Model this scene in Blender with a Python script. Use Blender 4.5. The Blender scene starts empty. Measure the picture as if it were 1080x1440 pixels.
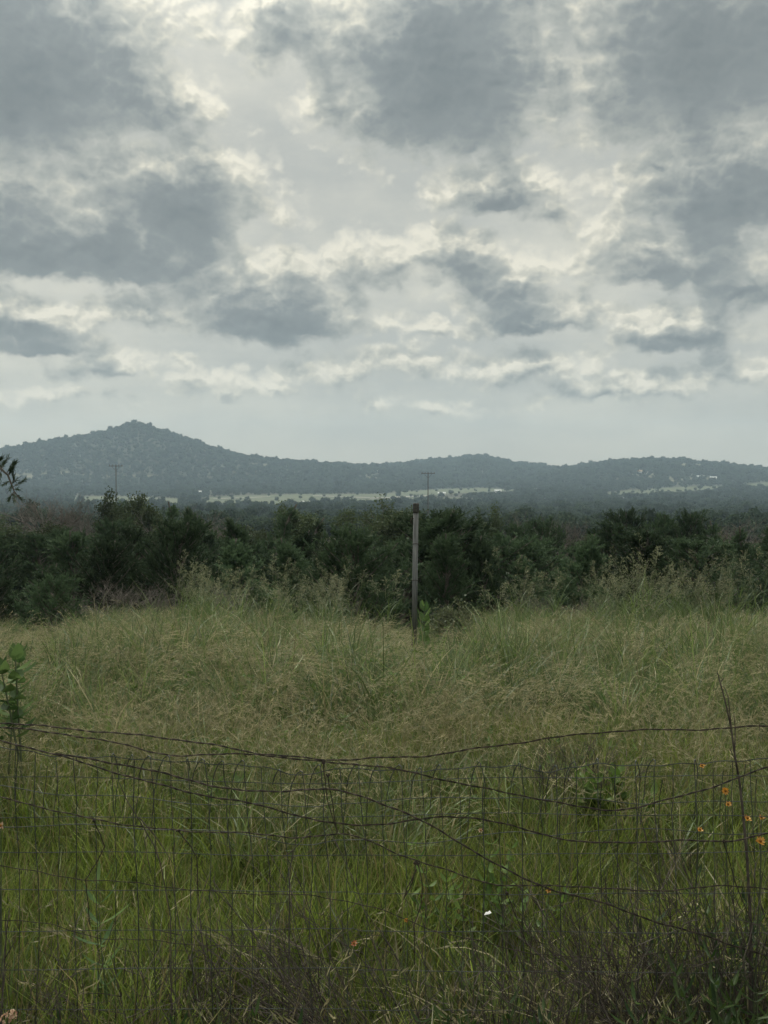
import bpy, bmesh, math, random
import numpy as np
from mathutils import Vector, Matrix, noise as mnoise

# ------------------------------------------------------------------ camera, sky, sun, exposure
scene = bpy.context.scene
col = scene.collection
EYE = 1.65
F = 1400.0                                   # focal length in pixels of the 1080 x 1440 photograph
PITCH = math.atan(48.0 / F)                  # the true horizon lies a little above the centre
cam_data = bpy.data.cameras.new('camera')
cam_data.sensor_fit = 'VERTICAL'
cam_data.sensor_height = 36.0
cam_data.lens = 36.0 * F / 1440.0
cam_data.clip_start = 0.05
cam_data.clip_end = 20000
cam = bpy.data.objects.new('camera', cam_data)
cam.location = (0, 0, EYE)
cam.rotation_euler = (math.radians(90) - PITCH, 0, 0)
col.objects.link(cam)
scene.camera = cam
scene.render.resolution_x, scene.render.resolution_y = 768, 1024
scene.view_settings.view_transform = 'Standard'
scene.view_settings.look = 'None'
scene.view_settings.gamma = 1.0
scene.view_settings.exposure = 0.14
scene.cycles.max_bounces = 6
scene.cycles.diffuse_bounces = 3
scene.cycles.transmission_bounces = 4
scene.cycles.volume_bounces = 1
scene.cycles.sample_clamp_indirect = 4.0

def ray(px, py):
    """World direction of a photograph pixel, scaled so that its y is 1."""
    v = Vector(((px - 540) / F, (720 - py) / F, -1.0))
    v.rotate(cam.rotation_euler)
    return v / v.y

def at(px, py, depth):
    return Vector((0, 0, EYE)) + ray(px, py) * depth

GLOW = 10.0                                   # how much brighter the overcast is round the hidden sun
SUN_EL, SUN_AZ = 56.0, -14.0                 # degrees above the horizon, degrees to the right of +Y
world = bpy.data.worlds.new('World')
scene.world = world
world.use_nodes = True

def sky_world():
    K = F / 100.0
    def uv(px, py):
        d = ray(px, py)
        return math.atan2(d.x, d.y) * K, math.atan2(d.z, math.hypot(d.x, d.y)) * K
    # cumulus masses: centre px, radii px, weight
    clouds = [(30, 70, 175, 125, 1.25), (170, 140, 115, 55, .95), (95, 130, 130, 60, 1.0),
              (630, 70, 165, 120, 1.25), (570, 140, 125, 50, 1.0), (690, 120, 110, 65, .9), (430, 30, 140, 60, .75),
              (985, 50, 175, 120, 1.25), (880, 130, 120, 60, .75), (820, 15, 110, 40, .6),
              (1030, 275, 140, 65, 1.2), (930, 235, 80, 40, .5), (1075, 215, 110, 60, .8),
              (95, 345, 215, 62, 1.3), (245, 285, 120, 85, 1.05), (0, 285, 110, 75, .85), (150, 250, 120, 60, .6), (340, 300, 75, 34, .65),
              (375, 445, 115, 58, 1.35), (335, 400, 85, 52, .85), (400, 405, 60, 50, .75),
              (10, 455, 105, 42, 1.1), (55, 492, 85, 20, .8), (200, 440, 90, 35, .5),
              (690, 268, 85, 48, 1.0), (655, 255, 40, 34, .6), (770, 300, 50, 24, .5),
              (625, 365, 62, 46, 1.0), (535, 375, 85, 46, .75), (715, 395, 78, 48, .85), (740, 448, 110, 42, 1.15), (600, 462, 70, 24, .7), (660, 430, 60, 34, .5),
              (960, 360, 125, 55, .95), (1050, 405, 85, 45, .95), (880, 330, 70, 35, .35),
              (955, 470, 92, 46, 1.2), (890, 450, 45, 25, .5),
              (575, 515, 90, 30, .62), (740, 522, 100, 32, .62), (470, 530, 75, 32, .55), (160, 520, 110, 26, .6), (1060, 535, 100, 24, .55), (330, 550, 130, 22, .5), (880, 555, 130, 22, .5), (610, 570, 120, 16, .42), (60, 560, 110, 16, .42)]
    nt = world.node_tree
    nt.nodes.clear()

    def N(tree, kind, **kw):
        n = tree.nodes.new(kind)
        for k, v in kw.items():
            setattr(n, k, v)
        return n

    def M(tree, op, a, b=None, c=None, clamp=False):
        n = N(tree, 'ShaderNodeMath', operation=op, use_clamp=clamp)
        for i, v in enumerate((a, b, c)):
            if v is None:
                continue
            if isinstance(v, (int, float)):
                n.inputs[i].default_value = v
            else:
                tree.links.new(v, n.inputs[i])
        return n.outputs[0]

    # --- group: cloud thickness at a point of the sky (u, v)
    g = bpy.data.node_groups.new('cloud_thickness', 'ShaderNodeTree')
    g.interface.new_socket('P', in_out='INPUT', socket_type='NodeSocketVector')
    g.interface.new_socket('D', in_out='OUTPUT', socket_type='NodeSocketFloat')
    gi, go = N(g, 'NodeGroupInput'), N(g, 'NodeGroupOutput')
    P = gi.outputs[0]

    def VM(tree, op, a, b=None, scale=None):
        n = N(tree, 'ShaderNodeVectorMath', operation=op)
        for i, v in enumerate((a, b)):
            if v is None:
                continue
            if isinstance(v, (tuple, list)):
                n.inputs[i].default_value = v
            else:
                tree.links.new(v, n.inputs[i])
        if scale is not None:
            n.inputs['Scale'].default_value = scale
        return n.outputs['Value'] if op == 'LENGTH' else n.outputs[0]

    def noise(tree, vec, scale, detail, rough, out='Fac', offset=None):
        if offset:
            vec = VM(tree, 'ADD', vec, offset)
        n = N(tree, 'ShaderNodeTexNoise', noise_dimensions='2D')
        n.inputs['Scale'].default_value = scale
        n.inputs['Detail'].default_value = detail
        n.inputs['Roughness'].default_value = rough
        tree.links.new(vec, n.inputs['Vector'])
        return n.outputs[out]

    stretch = VM(g, 'MULTIPLY', P, (1.0, 1.35, 1.0))
    w1 = VM(g, 'SUBTRACT', noise(g, stretch, 0.55, 2, .5, 'Color'), (.5, .5, .5))
    w2 = VM(g, 'SUBTRACT', noise(g, stretch, 2.2, 3, .55, 'Color'), (.5, .5, .5))
    Pw = VM(g, 'ADD', P, VM(g, 'SCALE', w1, scale=0.5))
    Pw = VM(g, 'ADD', Pw, VM(g, 'SCALE', w2, scale=0.26))
    flat = N(g, 'ShaderNodeVectorMath', operation='MULTIPLY')
    flat.inputs[1].default_value = (1, 1, 0)
    g.links.new(Pw, flat.inputs[0])
    Pw = flat.outputs[0]
    acc = None
    for px, py, rx, ry, wgt in clouds:
        u, v = uv(px, py)
        q = VM(g, 'SUBTRACT', Pw, (u, v, 0))
        q = VM(g, 'MULTIPLY', q, (100.0 / (rx * 1.34), 100.0 / (ry * 1.30), 0))
        if py > 225:                     # cumulus have flat bases
            q = VM(g, 'MAXIMUM', q, VM(g, 'MULTIPLY', q, (-1.0, -1.6, 0)))
        f = M(g, 'MULTIPLY_ADD', VM(g, 'LENGTH', q), -wgt, wgt)
        acc = f if acc is None else M(g, 'SMOOTH_MAX', acc, f, 0.22)
    # the rest of the sky dome: loose cumulus made by noise alone
    sep = N(g, 'ShaderNodeSeparateXYZ')
    g.links.new(P, sep.inputs[0])
    au = M(g, 'ABSOLUTE', sep.outputs[0])
    side = M(g, 'MULTIPLY', M(g, 'SUBTRACT', au, 5.4), 0.5, clamp=True)
    high = M(g, 'MULTIPLY', M(g, 'SUBTRACT', sep.outputs[1], 6.3), 0.5, clamp=True)
    away = M(g, 'MAXIMUM', side, high)
    low = M(g, 'MULTIPLY', M(g, 'SUBTRACT', sep.outputs[1], 0.9), 0.6, clamp=True)
    rest = M(g, 'MULTIPLY_ADD', noise(g, stretch, 0.33, 3, .5, offset=(31, 7, 3)), 4.2, -2.0)
    rest = M(g, 'SUBTRACT', M(g, 'MULTIPLY', M(g, 'MULTIPLY', rest, away), low), M(g, 'MULTIPLY', M(g, 'SUBTRACT', 1, away), 3.0))
    acc = M(g, 'SMOOTH_MAX', acc, rest, 0.2)
    fb = M(g, 'SUBTRACT', noise(g, stretch, 0.85, 7, .53), .5)
    vo = N(g, 'ShaderNodeTexVoronoi', feature='SMOOTH_F1', voronoi_dimensions='2D')
    vo.inputs['Scale'].default_value = 2.3
    vo.inputs['Smoothness'].default_value = .25
    vo.inputs['Detail'].default_value = 1.5
    vo.inputs['Roughness'].default_value = .55
    g.links.new(VM(g, 'ADD', stretch, VM(g, 'SCALE', w2, scale=0.5)), vo.inputs['Vector'])
    bil = M(g, 'MULTIPLY_ADD', vo.outputs['Distance'], -1.0, .60)
    D = M(g, 'ADD', M(g, 'MULTIPLY', acc, 1.34), M(g, 'MULTIPLY', fb, .95))
    D = M(g, 'ADD', D, M(g, 'MULTIPLY', bil, .52))
    g.links.new(D, go.inputs[0])

    # --- world
    tc = N(nt, 'ShaderNodeTexCoord')
    s = N(nt, 'ShaderNodeSeparateXYZ')
    nt.links.new(tc.outputs['Generated'], s.inputs[0])
    az = M(nt, 'ARCTAN2', s.outputs[0], s.outputs[1])
    hyp = M(nt, 'SQRT', M(nt, 'ADD', M(nt, 'MULTIPLY', s.outputs[0], s.outputs[0]), M(nt, 'MULTIPLY', s.outputs[1], s.outputs[1])))
    el = M(nt, 'ARCTAN2', s.outputs[2], hyp)
    U, V = M(nt, 'MULTIPLY', az, K), M(nt, 'MULTIPLY', el, K)
    cmb = N(nt, 'ShaderNodeCombineXYZ')
    nt.links.new(U, cmb.inputs[0])
    nt.links.new(V, cmb.inputs[1])
    PV = cmb.outputs[0]

    def thick(vec):
        n = N(nt, 'ShaderNodeGroup')
        n.node_tree = g
        nt.links.new(vec, n.inputs[0])
        return n.outputs[0]
    D0 = thick(PV)
    D1 = thick(VM(nt, 'ADD', PV, (-0.12, 0.36, 0)))       # towards the sun
    D2 = thick(VM(nt, 'ADD', PV, (-0.03, 0.07, 0)))
    relief = M(nt, 'SUBTRACT', D0, D2)
    t0 = M(nt, 'MAXIMUM', D0, 0)
    t1 = M(nt, 'MAXIMUM', D1, 0)
    alpha = N(nt, 'ShaderNodeMapRange', interpolation_type='SMOOTHSTEP')
    nt.links.new(D0, alpha.inputs['Value'])
    alpha.inputs['From Min'].default_value = -0.14
    alpha.inputs['From Max'].default_value = 0.50
    lit = M(nt, 'EXPONENT', M(nt, 'MULTIPLY', t1, -2.0))
    thru = M(nt, 'EXPONENT', M(nt, 'MULTIPLY', t0, -1.3))
    shade = M(nt, 'ADD', M(nt, 'MULTIPLY', lit, .62), M(nt, 'MULTIPLY', thru, .44))
    shade = M(nt, 'MULTIPLY_ADD', relief, M(nt, 'MULTIPLY_ADD', lit, .85, .16), shade)
    shade = M(nt, 'MULTIPLY_ADD', M(nt, 'SUBTRACT', noise(nt, PV, .9, 6, .6, offset=(9, 4, 2)), .5), .25, shade)
    ramp = N(nt, 'ShaderNodeValToRGB')
    nt.links.new(shade, ramp.inputs[0])
    cr = ramp.color_ramp
    cr.elements[0].position, cr.elements[0].color = 0.02, (.148, .176, .190, 1)
    cr.elements[1].position, cr.elements[1].color = 1.0, (.77, .745, .64, 1)
    for p_, c_ in ((.25, (.214, .244, .254, 1)), (.5, (.375, .397, .375, 1)), (.78, (.595, .588, .51, 1))):
        e = cr.elements.new(p_)
        e.color = c_
    # thin high veil between the cumulus
    veil = noise(nt, VM(nt, 'MULTIPLY', PV, (0.45, 1.4, 1)), .5, 6, .58, offset=(3, 11, 5))
    fine = noise(nt, VM(nt, 'MULTIPLY', PV, (0.8, 1.2, 1)), 2.0, 7, .6, offset=(3, 1, 8))
    veil = M(nt, 'ADD', veil, M(nt, 'MULTIPLY', M(nt, 'SUBTRACT', fine, .5), .22))
    vr = N(nt, 'ShaderNodeValToRGB')
    nt.links.new(veil, vr.inputs[0])
    vr.color_ramp.elements[0].position, vr.color_ramp.elements[0].color = .33, (.435, .448, .415, 1)
    vr.color_ramp.elements[1].position, vr.color_ramp.elements[1].color = .68, (.60, .592, .515, 1)
    # duller air low down
    lowr = N(nt, 'ShaderNodeMapRange', interpolation_type='SMOOTHSTEP')
    nt.links.new(V, lowr.inputs['Value'])
    lowr.inputs['From Min'].default_value = 0.1
    lowr.inputs['From Max'].default_value = 1.25
    lowr.inputs['To Min'].default_value = 1.0
    lowr.inputs['To Max'].default_value = 0.0
    sky = N(nt, 'ShaderNodeTexSky', sky_type='NISHITA', sun_disc=False)
    sky.sun_elevation = math.radians(SUN_EL)
    sky.sun_rotation = math.radians(SUN_AZ)
    sky.altitude = 400
    STR = 0.1
    def scaled(c):
        n = N(nt, 'ShaderNodeVectorMath', operation='SCALE')
        n.inputs['Scale'].default_value = 1.0 / STR
        nt.links.new(c, n.inputs[0])
        return n.outputs[0]
    def mix(fac, a, b):
        n = N(nt, 'ShaderNodeMix', data_type='RGBA')
        if isinstance(fac, (int, float)):
            n.inputs[0].default_value = fac
        else:
            nt.links.new(fac, n.inputs[0])
        for i, v in ((6, a), (7, b)):
            if isinstance(v, tuple):
                n.inputs[i].default_value = v
            else:
                nt.links.new(v, n.inputs[i])
        return n.outputs[2]
    base = mix(0.94, sky.outputs[0], scaled(vr.outputs[0]))
    c = mix(M(nt, 'MULTIPLY', alpha.outputs[0], .95), base, scaled(ramp.outputs[0]))
    c = mix(M(nt, 'MULTIPLY', lowr.outputs[0], .50), c, tuple(v / STR for v in (.52, .505, .42)) + (1,))
    # the sun's disc is behind cloud above the frame: a wide bright patch of thin overcast round it
    e_, a_ = math.radians(SUN_EL), math.radians(SUN_AZ)
    dt = N(nt, 'ShaderNodeVectorMath', operation='DOT_PRODUCT')
    nt.links.new(tc.outputs['Generated'], dt.inputs[0])
    dt.inputs[1].default_value = (math.sin(a_) * math.cos(e_), math.cos(a_) * math.cos(e_), math.sin(e_))
    glow = M(nt, 'EXPONENT', M(nt, 'MULTIPLY', M(nt, 'SUBTRACT', dt.outputs['Value'], 1.0), 25.0))
    zen = M(nt, 'MULTIPLY', M(nt, 'SUBTRACT', V, 6.0), 0.18, clamp=True)
    gain = M(nt, 'ADD', M(nt, 'MULTIPLY_ADD', glow, GLOW, 1.0), M(nt, 'MULTIPLY', zen, .45))
    sc_ = N(nt, 'ShaderNodeVectorMath', operation='SCALE')
    nt.links.new(c, sc_.inputs[0])
    nt.links.new(gain, sc_.inputs['Scale'])
    c = VM(nt, 'MULTIPLY', sc_.outputs[0], (1.012, 1.0, .978))      # the overcast is faintly cream
    bg = N(nt, 'ShaderNodeBackground')
    bg.inputs['Strength'].default_value = STR
    nt.links.new(c, bg.inputs['Color'])
    out = N(nt, 'ShaderNodeOutputWorld')
    nt.links.new(bg.outputs[0], out.inputs['Surface'])
    world.cycles.sampling_method = 'MANUAL'
    world.cycles.sample_map_resolution = 512

sky_world()

sun_data = bpy.data.lights.new('sun', 'SUN')
sun_data.energy = 1.5
sun_data.angle = math.radians(10)
sun_data.color = (1.0, .95, .86)
sun = bpy.data.objects.new('sun', sun_data)
_e, _a = math.radians(SUN_EL), math.radians(SUN_AZ)
sun.rotation_euler = (-Vector((math.sin(_a) * math.cos(_e), math.cos(_a) * math.cos(_e), math.sin(_e)))).to_track_quat('-Z', 'Y').to_euler()
col.objects.link(sun)

# ------------------------------------------------------------------ helpers
rng = random.Random(7)
nrg = np.random.default_rng(11)
UP = Vector((0, 0, 1))

class MB:
    """Collects ribbons, leaves, tubes and boxes and links them as ONE mesh object."""
    def __init__(self):
        self.v, self.f, self.t = [], [], []

    def ribbon(self, pts, widths, side, tint=.5):
        n0 = len(self.v)
        for p, w in zip(pts, widths):
            s = side * (w * .5)
            self.v += [tuple(p - s), tuple(p + s)]
            self.t += [tint, tint]
        for i in range(len(pts) - 1):
            a = n0 + 2 * i
            self.f.append((a, a + 1, a + 3, a + 2))

    def leaf(self, base, d, side, length, width, tint=.5, bend=0.0):
        n0 = len(self.v)
        nrm = d.cross(side)
        m = base + d * (length * .45)
        tip = base + d * length - nrm * (bend * length)
        self.v += [tuple(base), tuple(m + side * (width * .5)), tuple(tip), tuple(m - side * (width * .5))]
        self.t += [tint] * 4
        self.f.append((n0, n0 + 1, n0 + 2, n0 + 3))

    def broadleaf(self, base, d, side, length, width, tint=.5, droop=.2, fold=.12):
        """An ovate leaf folded along its midrib."""
        nrm = d.cross(side).normalized()
        n0 = len(self.v)
        prof = ((0.0, .06), (.18, .62), (.42, 1.0), (.70, .78), (.9, .35), (1.0, .02))
        for s, w in prof:
            c = base + d * (length * s) - nrm * (droop * length * s * s)
            e = side * (width * .5 * w)
            lift = nrm * (fold * width * w)
            self.v += [tuple(c - e + lift), tuple(c), tuple(c + e + lift)]
            self.t += [tint] * 3
        for i in range(len(prof) - 1):
            a = n0 + 3 * i
            self.f += [(a, a + 1, a + 4, a + 3), (a + 1, a + 2, a + 5, a + 4)]

    def tube(self, pts, radii, sides=5, tint=.5, cap=True):
        n0 = len(self.v)
        n = len(pts)
        ref = None
        for i, p in enumerate(pts):
            d = (pts[min(i + 1, n - 1)] - pts[max(i - 1, 0)])
            d = d.normalized() if d.length > 1e-9 else UP.copy()
            if ref is None:
                ref = d.orthogonal().normalized()
            a = ref - d * ref.dot(d)
            a = a.normalized() if a.length > 1e-6 else d.orthogonal().normalized()
            ref = a
            b = d.cross(a)
            r = radii[i] if hasattr(radii, '__len__') else radii
            for k in range(sides):
                th = 2 * math.pi * k / sides
                self.v.append(tuple(p + (a * math.cos(th) + b * math.sin(th)) * r))
                self.t.append(tint)
        for i in range(n - 1):
            for k in range(sides):
                a0, a1 = n0 + i * sides + k, n0 + i * sides + (k + 1) % sides
                self.f.append((a0, a1, a1 + sides, a0 + sides))
        if cap:
            self.f.append(tuple(n0 + k for k in reversed(range(sides))))
            self.f.append(tuple(n0 + (n - 1) * sides + k for k in range(sides)))

    def box(self, x0, x1, y0, y1, z0, z1, tint=.5):
        n = len(self.v)
        self.v += [(x0, y0, z0), (x1, y0, z0), (x1, y1, z0), (x0, y1, z0), (x0, y0, z1), (x1, y0, z1), (x1, y1, z1), (x0, y1, z1)]
        self.t += [tint] * 8
        for q in ((3, 2, 1, 0), (4, 5, 6, 7), (0, 1, 5, 4), (1, 2, 6, 5), (2, 3, 7, 6), (3, 0, 4, 7)):
            self.f.append(tuple(n + k for k in q))

    def mesh(self, name, material, smooth=False):
        me = bpy.data.meshes.new(name)
        me.from_pydata(self.v, [], self.f)
        at_ = me.attributes.new('tint', 'FLOAT', 'POINT')
        at_.data.foreach_set('value', self.t)
        me.materials.append(material)
        if smooth:
            me.polygons.foreach_set('use_smooth', [True] * len(me.polygons))
        me.update()
        return me

    def build(self, name, material, parent=None, smooth=False):
        o = bpy.data.objects.new(name, self.mesh(name, material, smooth))
        col.objects.link(o)
        if parent is not None:
            o.parent = parent
        return o

def tag(o, label=None, cat=None, group=None, kind=None):
    if label: o['label'] = label
    if cat: o['category'] = cat
    if group: o['group'] = group
    if kind: o['kind'] = kind
    return o

def thing(name, label, cat, loc=(0, 0, 0), rz=0.0, group=None):
    o = bpy.data.objects.new(name, None)
    col.objects.link(o)
    o.empty_display_size = .2
    o.location = loc
    o.rotation_euler = (0, 0, rz)
    return tag(o, label, cat, group)

def copy_thing(src, label, loc, rz=0.0, scale=(1, 1, 1), group=None, tilt=(0, 0)):
    r = src.copy()
    col.objects.link(r)
    r.location = loc
    r.rotation_euler = (tilt[0], tilt[1], rz)
    r.scale = scale
    tag(r, label, None, group)
    for ch in list(src.children):
        c = ch.copy()
        col.objects.link(c)
        c.parent = r
        for g in list(ch.children):
            d = g.copy()
            col.objects.link(d)
            d.parent = c
    return r

def rdir(spread_up=None):
    """A random unit vector."""
    while True:
        v = Vector((rng.uniform(-1, 1), rng.uniform(-1, 1), rng.uniform(-1, 1)))
        if .05 < v.length < 1:
            return v.normalized()

# ------------------------------------------------------------------ materials
def new_mat(name):
    m = bpy.data.materials.new(name)
    m.use_nodes = True
    nt = m.node_tree
    nt.nodes.clear()
    return m, nt, nt.nodes.new('ShaderNodeOutputMaterial')

def leaf_mat(name, a, b, transl=.35, vary=.35, gloss=.06):
    """Foliage: colour runs from a to b with the blade's own tint, every plant a little different."""
    m, nt, out = new_mat(name)
    at_ = nt.nodes.new('ShaderNodeAttribute'); at_.attribute_name = 'tint'
    mx = nt.nodes.new('ShaderNodeMix'); mx.data_type = 'RGBA'
    mx.inputs[6].default_value = (*a, 1); mx.inputs[7].default_value = (*b, 1)
    nt.links.new(at_.outputs['Fac'], mx.inputs[0])
    oi = nt.nodes.new('ShaderNodeObjectInfo')
    mr = nt.nodes.new('ShaderNodeMapRange')
    mr.inputs['To Min'].default_value = 1 - vary; mr.inputs['To Max'].default_value = 1 + vary
    nt.links.new(oi.outputs['Random'], mr.inputs['Value'])
    sc = nt.nodes.new('ShaderNodeVectorMath'); sc.operation = 'SCALE'
    nt.links.new(mx.outputs[2], sc.inputs[0]); nt.links.new(mr.outputs[0], sc.inputs['Scale'])
    df = nt.nodes.new('ShaderNodeBsdfDiffuse'); tr = nt.nodes.new('ShaderNodeBsdfTranslucent')
    nt.links.new(sc.outputs[0], df.inputs['Color']); nt.links.new(sc.outputs[0], tr.inputs['Color'])
    ms = nt.nodes.new('ShaderNodeMixShader'); ms.inputs[0].default_value = transl
    nt.links.new(df.outputs[0], ms.inputs[1]); nt.links.new(tr.outputs[0], ms.inputs[2])
    last = ms.outputs[0]
    if gloss:
        gl = nt.nodes.new('ShaderNodeBsdfAnisotropic'); gl.inputs['Roughness'].default_value = .45
        gl.inputs['Color'].default_value = (.8, .85, .8, 1)
        m2 = nt.nodes.new('ShaderNodeMixShader'); m2.inputs[0].default_value = gloss
        nt.links.new(last, m2.inputs[1]); nt.links.new(gl.outputs[0], m2.inputs[2])
        last = m2.outputs[0]
    nt.links.new(last, out.inputs['Surface'])
    return m

def rough_mat(name, a, b, scale=8.0, rough=.85, metal=0.0, detail=6, stretch=(1, 1, 1), spec=.3, bump=0.0):
    """Two colours mottled by noise in object space."""
    m, nt, out = new_mat(name)
    tc = nt.nodes.new('ShaderNodeTexCoord')
    mp = nt.nodes.new('ShaderNodeMapping'); mp.inputs['Scale'].default_value = stretch
    nt.links.new(tc.outputs['Object'], mp.inputs['Vector'])
    nz = nt.nodes.new('ShaderNodeTexNoise'); nz.inputs['Scale'].default_value = scale; nz.inputs['Detail'].default_value = detail
    nt.links.new(mp.outputs[0], nz.inputs['Vector'])
    mr = nt.nodes.new('ShaderNodeMapRange'); mr.inputs['From Min'].default_value = .33; mr.inputs['From Max'].default_value = .67
    nt.links.new(nz.outputs['Fac'], mr.inputs['Value'])
    mx = nt.nodes.new('ShaderNodeMix'); mx.data_type = 'RGBA'
    mx.inputs[6].default_value = (*a, 1); mx.inputs[7].default_value = (*b, 1)
    nt.links.new(mr.outputs[0], mx.inputs[0])
    p = nt.nodes.new('ShaderNodeBsdfPrincipled')
    p.inputs['Roughness'].default_value = rough; p.inputs['Metallic'].default_value = metal
    p.inputs['Specular IOR Level'].default_value = spec
    nt.links.new(mx.outputs[2], p.inputs['Base Color'])
    if bump:
        bm_ = nt.nodes.new('ShaderNodeBump'); bm_.inputs['Strength'].default_value = bump
        nt.links.new(nz.outputs['Fac'], bm_.inputs['Height']); nt.links.new(bm_.outputs[0], p.inputs['Normal'])
    nt.links.new(p.outputs[0], out.inputs['Surface'])
    return m

MT = {
    'soil': rough_mat('soil_and_thatch', (.045, .042, .022), (.085, .078, .042), 3.0, .95, bump=.4),
    'hill': rough_mat('hill_scrub', (.045, .056, .033), (.085, .088, .055), .018, .95),
    'pasture': rough_mat('hay_pasture', (.080, .102, .048), (.130, .142, .076), .012, .95, stretch=(1, 3, 1)),
    'clearing': rough_mat('dry_clearing', (.11, .112, .068), (.19, .18, .115), .05, .95),
    'road': rough_mat('caliche_road', (.22, .21, .18), (.30, .29, .25), .05, .9),
    'short': leaf_mat('short_grass_blade', (.050, .094, .012), (.245, .30, .056), .46, .46, .03),
    'short_dry': leaf_mat('dry_grass_blade', (.17, .14, .055), (.29, .25, .11), .35, .25, .03),
    'green': leaf_mat('tall_grass_blade', (.048, .092, .024), (.165, .215, .066), .44, .42, .04),
    'straw': leaf_mat('straw_seed_head', (.150, .140, .066), (.42, .375, .22), .42, .30, .03),
    'panicle': leaf_mat('grass_panicle', (.115, .135, .065), (.27, .27, .155), .40, .2),
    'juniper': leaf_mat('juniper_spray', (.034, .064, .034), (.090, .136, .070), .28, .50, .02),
    'oak': leaf_mat('oak_leaf', (.034, .054, .024), (.084, .108, .050), .30, .28, .02),
    'woods': leaf_mat('far_foliage', (.032, .052, .032), (.072, .096, .060), .22, .36, 0),
    'bark': rough_mat('grey_bark', (.085, .075, .062), (.17, .155, .135), 14, .95, bump=.5),
    'dead': rough_mat('dead_wood', (.10, .088, .078), (.20, .18, .16), 14, .95),
    'twig': rough_mat('dry_twig', (.045, .037, .031), (.135, .115, .098), 30, .9),
    'scrub': leaf_mat('scrub_leaf', (.055, .072, .034), (.125, .140, .072), .35, .2, .03),
    'weed': leaf_mat('weed_leaf', (.020, .045, .012), (.062, .100, .026), .38, .2, .015),
    'forb': leaf_mat('forb_leaf', (.055, .105, .018), (.125, .190, .045), .40, .25, .02),
    'milkweed': leaf_mat('milkweed_leaf', (.065, .125, .040), (.155, .235, .075), .42, .12, .02),
    'stem': leaf_mat('green_stem', (.06, .085, .04), (.12, .14, .075), .1, .2),
    'pipe': rough_mat('weathered_galvanised_pipe', (.07, .073, .075), (.19, .195, .19), 5, .42, .6, stretch=(9, 9, .6), spec=.4),
    'cap': rough_mat('dark_pipe_cap', (.05, .05, .048), (.10, .098, .09), 40, .7, .3),
    'wire': rough_mat('galvanised_wire', (.03, .034, .032), (.12, .13, .125), 25, .5, .45),
    'rust': rough_mat('rusted_wire', (.022, .019, .017), (.085, .065, .052), 60, .75, .3),
    'creosote': rough_mat('utility_pole_wood', (.085, .083, .08), (.14, .137, .13), 2, .9),
    'ceramic': rough_mat('insulator_glaze', (.10, .07, .06), (.18, .13, .11), 5, .3),
    'white_wall': rough_mat('pale_house_wall', (.62, .61, .58), (.78, .77, .74), .4, .8),
    'metal_roof': rough_mat('pale_metal_roof', (.55, .56, .56), (.74, .75, .75), .3, .45),
    'tan_roof': rough_mat('tan_tile_roof', (.28, .19, .12), (.40, .28, .19), .5, .8),
    'glass': rough_mat('dark_window_glass', (.03, .035, .04), (.06, .065, .07), 1, .2),
    'petal': leaf_mat('orange_petal', (.52, .20, .014), (.68, .33, .025), .35, .12),
    'disc': rough_mat('flower_disc', (.16, .07, .01), (.30, .14, .02), 90, .9),
    'pink': leaf_mat('pink_cream_petal', (.46, .24, .17), (.62, .46, .30), .3, .1),
    'red': leaf_mat('red_orange_petal', (.36, .06, .015), (.55, .17, .03), .3, .1),
    'white': rough_mat('white_scrap', (.72, .72, .70), (.86, .86, .84), 30, .7),
}

# ------------------------------------------------------------------ terrain
_fy = np.array([-9000, 4.5, 6, 20, 30, 45, 70, 120, 300, 600, 900, 1300, 1650, 2000, 2400, 9000], float)
_fz = np.array([0, 0, -.12, -1.66, -2.85, -4.1, -5.7, -8.9, -17, -27, -33, -35.5, -31, -24, -19, -19], float)

def crest(points, depth, crown):
    xs, zs = [], []
    for px, py in points:
        p = at(px, py, depth)
        xs.append(p.x); zs.append(p.z - crown)
    return np.array(xs), np.array(zs), depth

HILLS = [   # silhouette in the photograph, distance of the crest, distance where its foot begins
    (crest([(-900, 660), (-400, 648), (-150, 640), (0, 633), (60, 623), (110, 614), (150, 608), (166, 602), (180, 596.5), (192, 594.5), (206, 598), (216, 602), (240, 610), (270, 619), (300, 630), (330, 638), (370, 645), (420, 650), (480, 654), (540, 658), (620, 668), (720, 690), (900, 700)], 2700, 6), 1980, 1.25),
    (crest([(200, 680), (420, 664), (500, 656), (540, 655), (570, 652), (600, 649), (640, 645), (675, 642), (690, 645), (720, 651), (760, 655), (800, 660), (860, 668), (1000, 690)], 3200, 5), 2150, 1.0),
    (crest([(640, 690), (720, 670), (780, 660), (800, 658), (830, 653), (870, 649), (910, 646), (950, 647), (1000, 651), (1040, 656), (1080, 659), (1200, 662), (1500, 655), (1900, 662)], 2850, 6), 1980, 1.0),
]

def smooth_noise(x, y, s, seed=0):
    x = np.asarray(x, float) * s + seed * 17.3
    y = np.asarray(y, float) * s + seed * 9.1
    return (np.sin(x * 1.7 + 1.3 * np.sin(y * .9)) + np.sin(y * 2.1 + 1.1 * np.sin(x * 1.3 + 2)) + np.sin((x + y) * 1.1 + 4) + .6 * np.sin(x * 3.7 - y * 2.9) + .6 * np.sin(y * 4.3 + x * 2.3 + 1)) / 4.2

def hill_z(x, y):
    best = np.full(np.shape(x), -1e9)
    for (xs, zs, D), foot, power in HILLS:
        zc = np.interp(np.asarray(x) * D / np.maximum(y, 400.0), xs, zs)
        t = np.clip((y - foot) / (D - foot), 0, 1)
        up = (t * t * (3 - 2 * t)) ** power
        back = np.clip((y - D) / 1500.0, 0, 1)
        base = np.interp(y, _fy, _fz)
        best = np.maximum(best, np.where(zc > base, base + (zc - base) * up * (1 - back * back * .8), base - .01))
    return best

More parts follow.
